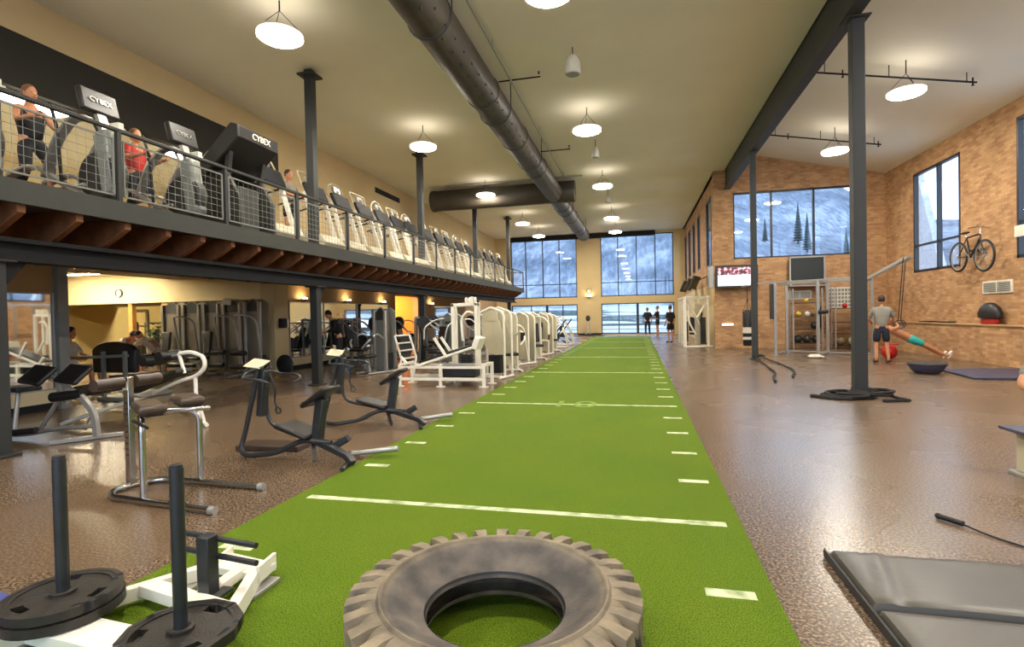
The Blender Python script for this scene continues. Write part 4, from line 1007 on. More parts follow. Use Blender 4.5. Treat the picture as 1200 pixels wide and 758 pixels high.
# ---------------------------------------------------------------- people
def skin_mesh(name, J, E_, R_, sub=1):
    me = bpy.data.meshes.new(name); keys = list(J); idx = {k: i for i, k in enumerate(keys)}
    me.from_pydata([J[k] for k in keys], [(idx[a], idx[b]) for a, b in E_], [])
    o = bpy.data.objects.new(name, me); COL.objects.link(o)
    md = o.modifiers.new('skin', 'SKIN'); md.use_smooth_shade = True
    for k in keys:
        r = R_.get(k, .04); r = r if isinstance(r, tuple) else (r, r)
        me.skin_vertices[0].data[idx[k]].radius = r
    me.skin_vertices[0].data[0].use_root = True
    sb = o.modifiers.new('sub', 'SUBSURF'); sb.levels = sb.render_levels = sub
    dg = bpy.context.evaluated_depsgraph_get(); dg.update()
    m2 = bpy.data.meshes.new_from_object(o.evaluated_get(dg)); bpy.data.objects.remove(o)
    return m2
def meshobj(name, me, m, parent, extra=None):
    if extra:
        bm = bmesh.new(); bm.from_mesh(me)
        tmp = bpy.data.meshes.new('tmp'); tmp.from_pydata(extra.v, [], extra.f); bm.from_mesh(tmp); bmesh.ops.recalc_face_normals(bm, faces=bm.faces); bm.to_mesh(me); bm.free()
        me.polygons.foreach_set('use_smooth', [True]*len(me.polygons))
    me.materials.clear(); me.materials.append(M[m]); o = bpy.data.objects.new(name, me); COL.objects.link(o); o.parent = parent; return o
BASE = dict(pelvis=(0, 0, .95), waist=(0, 0, 1.08), chest=(0, 0, 1.28), neck=(0, -.01, 1.46), head=(0, .0, 1.56),
 shL=(-.17, 0, 1.40), shR=(.17, 0, 1.40), elL=(-.24, -.03, 1.13), elR=(.24, -.03, 1.13), wrL=(-.25, .06, .90), wrR=(.25, .06, .90),
 hipL=(-.09, 0, .90), hipR=(.09, 0, .90), knL=(-.11, .02, .50), knR=(.11, .02, .50), anL=(-.12, -.03, .09), anR=(.12, -.03, .09))
def person(label, loc, rz, pose=None, top='tgrey', legs='navy', sleeve=.5, leg_len=.6, hair='hair', shoes='shoe_dark', long_hair=False, group=None, up=None, skin='skin', sc=1.0):
    t = thing('person', label, 'person', loc, rz, group)
    J = {k: Vector(v)*sc for k, v in BASE.items()}
    for k, v in (pose or {}).items(): J[k] = Vector(v)*sc
    fwd = Vector((0, 1, 0)) if 'fwd' not in J else J.pop('fwd').normalized()
    toe_l = J.pop('toeL', None); toe_r = J.pop('toeR', None)
    for s, tv in (('L', toe_l), ('R', toe_r)):
        d = (tv if tv is not None else J['an'+s]+fwd*.15-Vector((0, 0, .05))); J['toe'+s] = d; J['ball'+s] = J['an'+s].lerp(d, .6)
        J['heel'+s] = J['an'+s]+(J['an'+s]-J['kn'+s]).normalized()*.05
        w_ = J['wr'+s]; dd = (w_-J['el'+s]).normalized(); J['palm'+s] = w_+dd*.055
        side = dd.cross(fwd); side = side.normalized() if side.length > .1 else Vector((1, 0, 0)); inner = dd.cross(side).normalized()
        for f in range(4):
            b_ = J['palm'+s]+side*(.026*(f-1.5))*.85+dd*.02; L = (.065, .075, .07, .055)[f]
            J['f%da%s' % (f, s)] = b_+dd*L*.5; J['f%db%s' % (f, s)] = b_+dd*L*.85-inner*.02
        J['th'+s] = w_+dd*.045+side*.05; J['tt'+s] = w_+dd*.085+side*.062
    E_ = [('pelvis', 'waist'), ('waist', 'chest'), ('chest', 'neck'), ('neck', 'head')]
    for s in 'LR':
        E_ += [('chest', 'sh'+s), ('sh'+s, 'el'+s), ('el'+s, 'wr'+s), ('wr'+s, 'palm'+s), ('pelvis', 'hip'+s), ('hip'+s, 'kn'+s), ('kn'+s, 'an'+s), ('an'+s, 'ball'+s), ('ball'+s, 'toe'+s), ('wr'+s, 'th'+s), ('th'+s, 'tt'+s)]
        for f in range(4): E_ += [('palm'+s, 'f%da%s' % (f, s)), ('f%da%s' % (f, s), 'f%db%s' % (f, s))]
    R_ = dict(pelvis=(.135, .1), waist=(.12, .09), chest=(.14, .1), neck=.052, head=.05)
    for s in 'LR':
        R_.update({'sh'+s: .058, 'el'+s: .038, 'wr'+s: .027, 'palm'+s: (.03, .016), 'hip'+s: .082, 'kn'+s: .055, 'an'+s: .038, 'ball'+s: .034, 'toe'+s: .025, 'th'+s: .012, 'tt'+s: .010})
        for f in range(4): R_['f%da%s' % (f, s)] = .0095; R_['f%db%s' % (f, s)] = .008
    Jb = {k: v for k, v in J.items() if not k.startswith('heel')}
    body = skin_mesh('body', Jb, E_, R_, 1)
    nv = (J['head']-J['neck']).normalized(); hc = J['head']+nv*.075*sc; hf = (fwd-nv*fwd.dot(nv)).normalized(); hs = nv.cross(hf)
    q = Matrix((-hs, hf, nv)).transposed().to_euler()
    g = MB().ell(hc, (.074, .092, .112), 16, 12, q); 
    g.ell(hc+hf*.088-nv*.02, (.012, .018, .022), 8, 6, q); g.ell(hc+hf*.06-nv*.08, (.036, .03, .025), 10, 6, q)
    for s in (-1, 1): g.ell(hc+hs*s*.074-nv*.01, (.01, .018, .028), 8, 6, q)
    meshobj('body', body, skin, t, g)
    f_ = MB()
    for s in (-1, 1): f_.ell(hc+hs*s*.03+hf*.084+nv*.008, (.011, .006, .007), 8, 5, q)
    f_.ell(hc+hf*.088-nv*.052, (.02, .006, .006), 8, 5, q); f_.obj('face_features', 'hair', t)
    h_ = MB().ell(hc+nv*.026-hf*.02, (.082, .092, .104), 16, 12, q)
    if long_hair: h_.ell(hc-hf*.085-nv*.08, (.045, .04, .12), 12, 8, q)
    h_.obj('hair', hair, t)
    # shirt
    def cl(name, keys, edges, rad, m):
        Jc = {k: J2[k] for k in keys}; meshobj(name, skin_mesh(name, Jc, edges, rad, 1), m, t)
    J2 = dict(J)
    for s in 'LR':
        J2['sl'+s] = J['sh'+s].lerp(J['el'+s], min(1, sleeve*2)) if sleeve <= .5 else J['el'+s].lerp(J['wr'+s], min(.95, (sleeve-.5)*2))
        J2['lg'+s] = J['hip'+s].lerp(J['kn'+s], leg_len) if leg_len <= 1 else J['kn'+s].lerp(J['an'+s], leg_len-1)
    J2['low'] = J['pelvis'].lerp(J['waist'], -.55); J2['mid'] = J['pelvis'].lerp(J['waist'], .75); J2['col'] = J['chest'].lerp(J['neck'], .72)
    ks = ['chest', 'waist', 'low', 'col']; es = [('chest', 'waist'), ('waist', 'low'), ('chest', 'col')]
    rd = dict(chest=(.162, .124), waist=(.15, .118), low=(.16, .126), col=.08)
    for s in 'LR':
        ks += ['sh'+s]; es += [('chest', 'sh'+s)]; rd['sh'+s] = .074
        if sleeve > 0:
            if sleeve > .5: ks += ['el'+s]; es += [('sh'+s, 'el'+s), ('el'+s, 'sl'+s)]; rd['el'+s] = .052
            else: es += [('sh'+s, 'sl'+s)]
            ks += ['sl'+s]; rd['sl'+s] = .062 if sleeve <= .5 else .042
    cl('shirt', ks, es, rd, top)
    ks = ['pelvis', 'mid']; es = [('pelvis', 'mid')]; rd = dict(pelvis=(.150, .116), mid=(.136, .104))
    for s in 'LR':
        ks += ['hip'+s]; es += [('pelvis', 'hip'+s)]; rd['hip'+s] = .102
        if leg_len > 1: ks += ['kn'+s]; es += [('hip'+s, 'kn'+s), ('kn'+s, 'lg'+s)]; rd['kn'+s] = .07
        else: es += [('hip'+s, 'lg'+s)]
        ks += ['lg'+s]; rd['lg'+s] = .095 if leg_len <= 1 else .055
    cl('shorts' if leg_len <= 1 else 'trousers', ks, es, rd, legs)
    for s in 'LR':
        me = skin_mesh('shoe', {'a': J['an'+s], 'h': J['heel'+s], 'b': J['ball'+s], 't': J['toe'+s]+(J['toe'+s]-J['an'+s]).normalized()*.03}, [('a', 'h'), ('a', 'b'), ('b', 't')], dict(a=.05, h=.045, b=.048, t=.036), 1)
        meshobj('shoe', me, shoes, t)
    return t
reach = dict(elL=(-.27, .10, 1.15), elR=(.27, .10, 1.15), wrL=(-.17, .34, 1.08), wrR=(.17, .34, 1.08))
person('man in a grey T-shirt and dark shorts seen from behind, coaching by the steel rig', (6.12, 15.5, 0), -8, dict(elR=(.30, .10, 1.14), wrR=(.26, .34, 1.02), elL=(-.27, .08, 1.14), wrL=(-.16, .32, 1.05), anL=(-.13, -.03, .09), anR=(.15, -.02, .09)), 'tgrey', 'navy', .45, .95)
# woman hanging in the rings (inverted row) : pose in world axes, lying along +x
pw = dict(pelvis=(.70, 0, .60), waist=(.55, 0, .68), chest=(.34, 0, .80), neck=(.16, 0, .90), head=(.07, 0, .955),
  shL=(.28, -.17, .86), shR=(.28, .17, .86), elL=(.36, -.20, .93), elR=(.36, .20, .93), wrL=(.33, -.12, 1.02), wrR=(.33, .12, 1.02),
  hipL=(.76, -.09, .57), hipR=(.76, .09, .57), knL=(1.14, -.10, .36), knR=(1.14, .10, .36), anL=(1.52, -.09, .13), anR=(1.50, .10, .12), toeL=(1.62, -.09, .24), toeR=(1.60, .12, .22), fwd=(.4, 0, .9))
person('woman in turquoise shorts leaning back below the hanging rings with legs stretched', (6.40, 16.3, 0), 0, pw, 'skin', 'teal', 0, .62, 'hair', 'shoe_white')
person('person in black leaning over the grey machines by the mirrors', (-8.3, 13.5, 0), 115, dict(reach, chest=(0, .10, 1.26), neck=(0, .20, 1.42), head=(0, .25, 1.50), shL=(-.17, .14, 1.36), shR=(.17, .14, 1.36)), 'tblack', 'tblack', .95, 1.9)
person('person in dark clothes standing by the white cable machine at far right', (1.45, 25.6, 0), 40, None, 'tblack', 'tblack', .5, .8, 'hair', 'shoe_dark')
person('left of two people in black standing at the far end of the turf', (.55, 33.1, 0), 10, dict(elR=(.26, .1, 1.15)), 'tblack', 'tblack', .5, 1.9, 'hair_fair', 'shoe_white')
person('right of two people in black at the far end of the turf', (1.15, 33.4, 0), 70, reach, 'tblack', 'tblack', .5, .7, 'hair_fair', 'shoe_white', sc=1.05)
ell_pose = dict(elL=(-.27, .12, 1.16), elR=(.27, .12, 1.16), wrL=(-.22, .40, 1.20), wrR=(.22, .40, 1.20), anL=(-.13, .16, .22), knL=(-.12, .20, .58), anR=(.13, -.12, .12), knR=(.12, .06, .52))
person('person in a black tank top exercising upstairs near the left edge', (-8.15, 5.62, 3.12), -90, ell_pose, 'tblack', 'tblack', 0, 1.7, 'hair_fair', 'shoe_dark', sc=.93)
person('person in a red T-shirt exercising upstairs behind the second machine', (-8.15, 7.2, 3.1), -90, ell_pose, 'red', 'tblack', .45, 1.7, 'hair_fair', 'shoe_dark', sc=.9)
person('man in a pale grey shirt walking on the treadmill upstairs', (-7.8, 10.72, 3.147), -90, reach, 'tgrey', 'tblack', .45, .7, 'hair', 'shoe_white', sc=1.0)
sit = dict(pelvis=(0, 0, .55), waist=(0, -.03, .70), chest=(0, -.06, .90), neck=(0, -.04, 1.09), head=(0, -.01, 1.19), shL=(-.17, -.05, 1.02), shR=(.17, -.05, 1.02),
  elL=(-.25, .05, .80), elR=(.25, .05, .80), wrL=(-.2, .28, .74), wrR=(.2, .28, .74), hipL=(-.09, .02, .52), hipR=(.09, .02, .52), knL=(-.13, .44, .52), knR=(.13, .44, .52), anL=(-.13, .48, .09), anR=(.13, .48, .09))
person('man in a white T-shirt sitting at a machine beside the left grey door post', (-11.3, 8.4, 0), -70, sit, 'twhite', 'tgrey', .45, .8, 'hair', 'shoe_white')
bend = dict(sit, chest=(0, .16, .88), neck=(0, .30, 1.0), head=(0, .38, 1.04), shL=(-.17, .22, .96), shR=(.17, .22, .96), elL=(-.22, .40, .80), elR=(.22, .40, .80), wrL=(-.18, .6, .84), wrR=(.18, .6, .84))
person('person in a white T-shirt bent forward on a machine in the side room', (-13.3, 11.2, .05), -100, bend, 'twhite', 'tgrey', .45, .8, 'hair', 'shoe_dark')
person('dark-haired person in white bending over right of the other in the side room', (-11.9, 10.9, .05), 100, bend, 'twhite', 'tblack', .45, .9, 'hair', 'shoe_dark')
person('seated person cut off by the right edge, only a bent elbow showing', (3.47, 5.28, 0), 180, dict(sit, elR=(.40, .05, .77), wrR=(.22, .26, .64), wrL=(-.2, .3, .66)), 'tgrey', 'navy', .4, .8, 'hair', 'shoe_dark')

# ---------------------------------------------------------------- left side: grey machines under the balcony
GG = 'grey weight towers in the side room'
for i, (x, w_, nm) in enumerate([(-12.90, .52, 'leftmost tall grey weight tower in the side room'), (-12.20, .50, 'second tall grey weight tower in the side room'), (-11.53, .44, 'third tall grey weight tower in the side room, without towel'), (-10.86, .50, 'tall grey weight tower with a white towel on top'), (-9.85+.02, .40, 'grey weight tower just left of the yellow pillar')]):
    weight_machine((x, 12.35 if i < 4 else 11.9, 0), 0, nm, GG, 2.02, w_, 'silver', 'grey_shroud', 'dark', (3, 2, 3, 2, 2)[i], name='weight_tower')
t = thing('towel', 'white towel draped on top of a grey weight tower', 'towel', (-10.85, 12.5, 2.02)); MB().obox((-.08, 0, .015), (.3, .42, .03), (0, .12, .2)).obox((-.12, -.23, -.06), (.26, .02, .16), (0, .1, .2)).obj('cloth', 'twhite', t, bevel=.01)
# big black round-backed machine near opening
t = thing('seated_exerciser', 'machine with a wide black arched backboard on grey posts in the opening', 'exercise machine', (-9.5, 7.75, 0))
part(t, MB().prism([(-9.95, .52), (-9.0, .52), (-8.95, .95)]+[(-9.48+.50*math.cos(a), .90+.20*math.sin(a)) for a in [math.radians(k) for k in range(10, 171, 16)]], 'y', 7.78, 7.88), 'backboard', 'vinyl', .03)
for x in (-9.65, -9.15): part(t, MB().bar([(x, 7.74, 0), (x, 7.74, .92)], .06, .05, up=(1, 0, 0)), 'post', 'grey_paint')
part(t, MB().bar([(-10.4, 7.74, .80), (-9.1, 7.74, .84)], .08, .05), 'cross_beam', 'grey_paint')
part(t, MB().obox((-9.5, 8.25, .42), (.5, .7, .1)), 'seat', 'vinyl', .03); part(t, MB().box(-9.8, -9.2, 7.7, 8.8, .0, .08), 'base_frame', 'grey_paint', .02)
def bench_machine(loc, rz, label, kind=0, group='grey machines under the balcony'):
    t = thing('gym_machine', label, 'exercise machine', loc, rz, group)
    MB().tube(fil([(-.35, -.5, .04), (-.35, .5, .04), (.35, .5, .04), (.35, -.5, .04)], .08), .028, 8).obj('base_frame', 'grey_paint', t)
    for s in (-1, 1): MB().bar([(s*.3, .45, .04), (s*.3, .40, 1.45)], .06, .05, up=(1, 0, 0)).obj('upright', 'grey_paint', t)
    MB().bar([(-.32, .40, 1.42), (.32, .40, 1.42)], .06, .06).obj('top_beam', 'grey_paint', t)
    MB().obox((0, -.1, .45), (.34, .5, .08)).obj('seat', 'vinyl', t, bevel=.03); MB().obox((0, .22, .85), (.30, .09, .7), (math.radians(-14), 0, 0)).obj('backrest', 'vinyl', t, bevel=.03)
    MB().bar([(0, -.1, .04), (0, -.1, .42)], .07, .07, up=(1, 0, 0)).obj('seat_post', 'grey_paint', t)
    for s in (-1, 1):
        MB().tube(fil([(s*.3, .4, 1.3), (s*.45, .1, 1.35), (s*.42, -.35, 1.0), (s*.3, -.45, .95)], .12), .024, 8).obj('lever_arm', 'silver', t)
        MB().cyl((s*.50, .1, 1.28 if kind else .7), .19, .05, 'x', 20).obj('weight_disc', 'black', t)
    return t
lab = ['grey plate-loaded machine left of the tall grey tower', 'grey plate-loaded machine just right of the tall grey tower', 'grey machine below the orange alcove', 'grey machine beyond the orange alcove', 'grey machine beside the fourth column', 'grey machine between the mirrors and the white row', 'dark-plated grey machine in front of the mirrors near the yellow pillar', 'grey machine behind the tall white tower']
for i, (x, y, rz) in enumerate([(-8.6, 14.9, 80), (-7.0, 14.0, 70), (-7.7, 16.6, 80), (-7.9, 19.3, 80), (-8.2, 22.4, 75), (-6.2, 15.2, 100), (-8.9, 12.6+1.6, 90), (-5.8, 17.5, 80)]): 
    if i == 6: x, y = -9.05, 15.9
    bench_machine((x, y, 0), rz, lab[i], i % 2)
weight_machine((-6.62, 12.75, 0), -20, 'tall grey weight tower standing alone right of the person in black', 'grey machines under the balcony', 1.72, .40, 'silver', 'grey_paint', 'dark', 1, name='weight_tower')
weight_machine((-5.3, 14.3, 0), -20, 'grey weight machine with side pads behind the pale ladder frame', 'grey machines under the balcony', 1.5, .5, 'silver', 'grey_paint', 'dark', 0)
weight_machine((-6.0, 19.3, 0), 10, 'grey weight machine under the far half of the balcony', 'grey machines under the balcony', 1.5, .5, 'silver', 'grey_paint', 'dark', 2)
for i, (x, y) in enumerate([(-14.6, 16.0), (-17.0, 15.5), (-11.6, 16.4)]): bench_machine((x, y, 0), 40*i, ['grey machine deep in the side room by the timber post', 'grey machine deep in the side room at the far left', 'grey machine deep in the side room behind the weight towers'][i], 1, 'machines deep in the side room')
t = thing('cable_tower', 'tall pale cable machine deep in the side room below the clock', 'exercise machine', (-16.6, 14.6, 0))
for x in (-.35, .35): MB().bar([(x, 0, 0), (x, 0, 1.85)], .08, .08, up=(1, 0, 0)).obj('upright', 'silver', t)
MB().bar([(-.35, 0, 1.85), (.35, 0, 1.85)], .1, .1).obj('top_beam', 'silver', t); m = MB(); [m.box(-.2, .2, -.08, .08, .1+k*.05, .14+k*.05) for k in range(14)]; m.obj('weight_stack', 'black', t)
t = thing('potted_plant', 'leafy green plant in a pot in the side room under the clock', 'plant', (-14.9, 14.2, 0))
MB().lathe([(.001, 0), (.2, 0), (.26, .5), (.22, .5), (.2, .45), (.001, .45)], n=20).obj('plant_pot', 'dark_shroud', t)
m = MB(); rnd = random.Random(3)
for k in range(170):
    a = rnd.uniform(0, 2*PI); e = rnd.uniform(.1, 1.3); L = rnd.uniform(.5, 1.15); p0 = Vector((0, 0, .5)); p = p0+Vector((math.cos(a)*math.cos(e), math.sin(a)*math.cos(e), math.sin(e)))*L
    m.add([p+Vector((rnd.uniform(-.1, .1), rnd.uniform(-.1, .1), rnd.uniform(-.1, .05))) for _ in range(3)]+[p], [(0, 1, 3), (1, 2, 3)])
m.obj('foliage', 'leaf', t)
m = MB(); [m.tube([(0, 0, .45), (.25*math.cos(k), .25*math.sin(k), 1.0)], .01, 6) for k in range(7)]; m.obj('stems', 'leaf', t)
t = thing('stability_ball', 'dark exercise disc leaning at the foot of the yellow pillar', 'fitness disc', (-9.1, 12.15, 0)); MB().lathe([(.001, -.03), (.22, -.03), (.26, 0), (.22, .03), (.001, .03)], axis='y', n=28).obj('disc', 'black', t, loc=(0, 0, .262))
t = thing('wall_phone', 'small black box with a white holder on the yellow pillar', 'dispenser', (XL+.12, 12.7, 1.35)); MB().box(0, .14, -.14, .06, -.13, .13).obj('box', 'black', t, bevel=.02); MB().box(0, .1, .08, .2, -.12, .1).obj('holder', 'white', t, bevel=.01)

# ---------------------------------------------------------------- balcony railing
t = thing('balcony_railing', 'dark steel balcony railing with wire mesh panels above the fascia', 'railing', (-6.33, 12, 2.95))
rp = [-5.0, -3.2, -1.4, .5, 2.3, 4.0, 5.35, 7.12, 8.92, 10.72, 12.52, 14.32, 16.1, 17.9, 19.7, 21.5, 23.3, 25.1, 26.9, 29.4]
part(t, MB().bar([(-6.33, -5, 3.86), (-6.33, 29.4, 3.86), ], .06, .045), 'top_rail', 'steel', .008)
part(t, MB().bar([(-6.33, 29.4, 3.86), (-9.6, 29.4, 3.86)], .06, .045), 'top_rail', 'steel', .008)
for y in rp: part(t, MB().bar([(-6.33, y, 2.93), (-6.33, y, 3.86)], .055, .055, up=(1, 0, 0)), 'post', 'steel', .005)
for a, b in zip(rp[3:-1], rp[4:]):
    m = MB(); a2, b2 = a+.07, b-.07
    m.bar([(-6.33, a2, 3.04), (-6.33, b2, 3.04)], .02, .02).bar([(-6.33, a2, 3.74), (-6.33, b2, 3.74)], .02, .02).bar([(-6.33, a2, 3.04), (-6.33, a2, 3.74)], .02, .02, up=(1, 0, 0)).bar([(-6.33, b2, 3.04), (-6.33, b2, 3.74)], .02, .02, up=(1, 0, 0))
    n = int((b2-a2)/.105)
    for k in range(1, n): y = a2+(b2-a2)*k/n; m.tube([(-6.33, y, 3.04), (-6.33, y, 3.74)], .0035, 4)
    for k in range(1, 7): m.tube([(-6.33, a2, 3.04+.1*k), (-6.33, b2, 3.04+.1*k)], .0035, 4)
    part(t, m, 'mesh_panel', 'grey_paint')
# ---------------------------------------------------------------- treadmills
def treadmill(loc, label, var=0):
    # front faces +x
    t = thing('treadmill', label, 'treadmill', loc, 0, 'treadmills on the balcony')
    MB().box(-1.85, -.15, -.36, .36, .08, .17).obj('deck', 'white', t, bevel=.02)
    MB().box(-1.8, -.2, -.25, .25, .165, .178).obj('running_belt', 'black', t)
    MB().prism([(-.60, .06), (.14, .06), (.18, .16), (.08, .32), (-.38, .40), (-.60, .22)], 'y', -.40, .40).obj('motor_cover', 'cream', t, bevel=.03)
    for s in (-1, 1):
        MB().bar([(.0, s*.36, .12), (-.32, s*.33, 1.22)], .05, .09, up=(1, 0, 0)).obj('upright', 'white', t, bevel=.01)
        MB().tube(fil([(-.30, s*.34, 1.10), (-.65, s*.36, 1.04), (-.95, s*.36, .98)], .08), .02, 8).obj('side_rail', 'steel', t)
        MB().obox((-.8, s*.33, .10), (1.6, .06, .16)).obj('side_cover', 'silver', t, bevel=.01)
    MB().obox((-.28, 0, 1.25), (.08, .74, .36), (0, math.radians(-24), 0)).obj('console', 'tblack', t, bevel=.04)
    MB().obox((-.37, 0, 1.27), (.03, .5, .22), (0, math.radians(-24), 0)).obj('control_panel', 'silver', t, bevel=.01)
    if var % 2 == 0:
        MB().tube([(-.36+.0, -.30, 1.30)]+[(-.42-.06*math.sin(a), -.36*math.cos(a), 1.38+.30*math.sin(a)) for a in [math.radians(k) for k in range(0, 181, 20)]]+[(-.36, .30, 1.30)], .018, 8).obj('handle_loop', 'cream', t)
    else:
        MB().tube(fil([(-.38, -.30, 1.30), (-.48, -.35, 1.66), (-.48, .35, 1.66), (-.38, .30, 1.30)], .06), .018, 8).obj('handle_loop', 'cream', t)
    MB().obox((-.42, 0, 1.52), (.07, .26, .16), (0, math.radians(-20), 0)).obj('display', 'silver', t, bevel=.02)
    MB().obox((-.385, .0, 1.50), (.03, .12, .06), (0, math.radians(-20), 0)).obj('reader', 'black', t)
    t.scale = (1.05, 1.05, 1.08)
    MB().box(-.1, .06, -.28, .28, .0, .07).obj('front_foot', 'black', t); MB().box(-1.8, -1.7, -.28, .28, 0, .08).obj('rear_foot', 'black', t)
    return t
ty = [9.15, 10.68, 11.75, 12.85, 13.9, 14.9, 15.85, 17.2, 18.3, 19.4, 20.6, 21.8, 23.2, 24.6, 26.0, 27.4]
on = ['first', 'second', 'third', 'fourth', 'fifth', 'sixth', 'seventh', 'eighth', 'ninth', 'tenth', 'eleventh', 'twelfth', 'thirteenth', 'fourteenth', 'fifteenth', 'last']
for i, y in enumerate(ty):
    lb = 'pale treadmill on the balcony, %s in the row counted from the near end' % on[i]
    if i == 1: lb = 'pale treadmill on the balcony that the man in grey walks on'
    if i < 2: t = treadmill((-6.78, y, 2.95), lb, i); T01 = (T01 if i else None) or t; T1 = t
    else: dup(T01 if i in (2, 4, 6, 7, 10, 12, 14) else T1, (-6.78, y, 2.95), 0, lb)
# ---------------------------------------------------------------- tall cross trainers
def arc_trainer(loc, label, group='cross trainers on the balcony'):
    t = thing('cross_trainer', label, 'elliptical trainer', loc, 0, group)
    MB().box(-1.55, .1, -.1, .1, .0, .09).obj('base_beam', 'silver', t, bevel=.02)
    MB().box(-.05, .1, -.34, .34, 0, .08).obj('front_foot', 'silver', t, bevel=.02); MB().box(-1.6, -1.45, -.30, .30, 0, .08).obj('rear_foot', 'silver', t, bevel=.02)
    MB().lathe([(.001, -.10), (.30, -.10), (.33, -.07), (.33, .07), (.30, .10), (.001, .10)], axis='y', n=32).obj('flywheel_housing', 'dark_shroud', t, loc=(-.18, 0, .44))
    MB().obox((-.06, 0, .60), (.26, .22, .88), (0, math.radians(-8), 0)).obj('front_shroud', 'grey_paint', t, bevel=.06)
    for s in (-1, 1):
        MB().bar(fil([(-1.5, s*.22, .50), (-1.05, s*.24, .62), (-.6, s*.24, .35), (-.2, s*.22, .12)], .2), .05, .13, up=(0, 1, 0)).obj('side_arm', 'silver', t, bevel=.015)
        MB().bar(fil([(-.85, s*.24, .42), (-.62, s*.25, .90), (-.35, s*.24, 1.16), (-.12, s*.22, 1.14)], .14), .05, .13, up=(0, 1, 0)).obj('side_frame', 'silver', t, bevel=.015)
        MB().tube(fil([(-.5, s*.30, .3), (-.55, s*.30, 1.05), (-.70, s*.27, 1.38)], .15), .02, 8).obj('moving_handle', 'dark_shroud', t)
        MB().obox((-1.15, s*.14, .25+.06*s), (.40, .15, .04), (0, math.radians(8*s), 0)).obj('foot_pedal', 'black', t, bevel=.01)
        MB().tube([(-1.35, s*.14, .24), (-.25, s*.2, .4+.1*s)], .025, 8).obj('pedal_arm', 'silver', t)
    MB().bar([(-.12, 0, 1.0), (-.22, 0, 1.28)], .12, .06).obj('console_neck', 'silver', t)
    MB().obox((-.24, 0, 1.42), (.09, .50, .32), (0, math.radians(-14), 0)).obj('screen', 'vinyl', t, bevel=.02)
    text('CYBEX', .10, 'silver', t, (-.188, 0, 1.432), (math.radians(76), 0, math.radians(90)), ext=.004)
    MB().box(-.3, -.05, .12, .2, 1.05, 1.2).obj('towel_holder', 'white', t, bevel=.01)
    return t
arc_trainer((-6.72, 4.2, 2.95), 'grey cross trainer cut off by the left edge of the balcony')
arc_trainer((-6.72, 5.62, 2.95), 'grey cross trainer in front of the person in black on the balcony')
arc_trainer((-6.72, 6.95, 2.95), 'grey cross trainer in front of the person in red on the balcony')
t = thing('stair_climber', 'large dark stair climber with a huge tilted hood before the treadmills', 'stair climber', (-7.0, 8.15, 2.95), 0)
for s in (-1, 1):
    MB().prism([(-1.2, 0), (.45, 0), (.45, .6), (.2, 1.05), (-.1, 1.1), (-1.2, .25)], 'y', s*.42-.04, s*.42+.04).obj('side_panel', 'dark_shroud', t, bevel=.02)
    MB().tube(fil([(-.9, s*.42, .5), (-.2, s*.42, 1.45), (.3, s*.40, 1.5)], .15), .025, 8).obj('handrail', 'silver', t)
for k in range(4): MB().box(-1.1+k*.3, -.8+k*.3, -.37, .37, .1+k*.2, .26+k*.2).obj('step', 'black', t, bevel=.01)
hp = [(.50, 1.60), (.50, 1.80), (.36, 1.84), (-.72, .78), (-.60, .62)]
MB().prism(hp, 'y', -.50, .50).obj('hood', 'vinyl', t, bevel=.015)
MB().prism([(a*1.02, b) for a, b in hp], 'y', -.54, -.49).obj('hood_cheek', 'dark_shroud', t, bevel=.01)
MB().bar([(.10, -.38, .7), (.25, -.42, 1.5)], .08, .08).obj('hood_arm', 'dark_shroud', t); MB().bar([(.10, .38, .7), (.25, .42, 1.5)], .08, .08).obj('hood_arm', 'dark_shroud', t)
MB().box(.30, .42, -.40, .05, 0, .8).obj('front_cover', 'dark_shroud', t, bevel=.03)
text('CYBEX', .15, 'paper', t, (.505, .05, 1.70), (PI/2, 0, math.radians(90)), ext=.006)
# ---------------------------------------------------------------- right side
# ropes at the columns
t = thing('battle_rope', 'thick black rope coiled on the floor around the near right column', 'rope', (3.45, 9.55, 0))
pts = []
for k in range(150):
    a = k*.22; f = k/150
    if k < 90: cx, rx, ry = 3.30, .36+.05*math.sin(a*.37), .24+.03*math.cos(a*.5)
    else: cx, rx, ry = 3.62, .30+.04*math.sin(a*.4), .20
    x = cx+rx*math.cos(a)+.03*math.sin(a*.9); y = 9.56+ry*math.sin(a)*1.3; z = .025+.028*min(3, int(f*4))+.01*math.sin(a*2.3)
    pts.append((x, y, z))
pts = [(2.80, 9.45, .025), (2.95, 9.25, .025), (3.2, 9.2, .025)]+pts+[(3.9, 9.3, .03), (3.98, 9.15, .025), (3.6, 9.08, .025)]
part(t, MB().tube(pts, .024, 8), 'rope_cord', 'rope'); part(t, MB().tube([(2.72, 9.5, .027), (2.80, 9.45, .027)], .028, 10), 'rope_end', 'black')
t = thing('battle_rope', 'black rope lying from the thin farther column towards the viewer', 'rope', (3.4, 16.6, 0))
part(t, MB().tube(fil([(3.3, 16.55, .06), (3.25, 15.5, .025), (3.1, 14.0, .025), (3.0, 12.9, .025), (2.75, 12.1, .025), (2.62, 11.3, .025)], .4), .022, 8), 'rope_cord', 'rope')
part(t, MB().tube(fil([(3.5, 16.5, .06), (3.6, 15.2, .025), (3.55, 13.8, .025), (3.4, 12.9, .025), (3.22, 12.5, .025), (3.15, 12.1, .025)], .3), .022, 8), 'rope_cord', 'rope')
part(t, MB().tube(fil([(3.28, 16.6, .1), (3.28, 16.92, .11), (3.56, 16.92, .11), (3.56, 16.6, .1), (3.28, 16.58, .09)], .06), .024, 8), 'rope_wrap', 'rope')
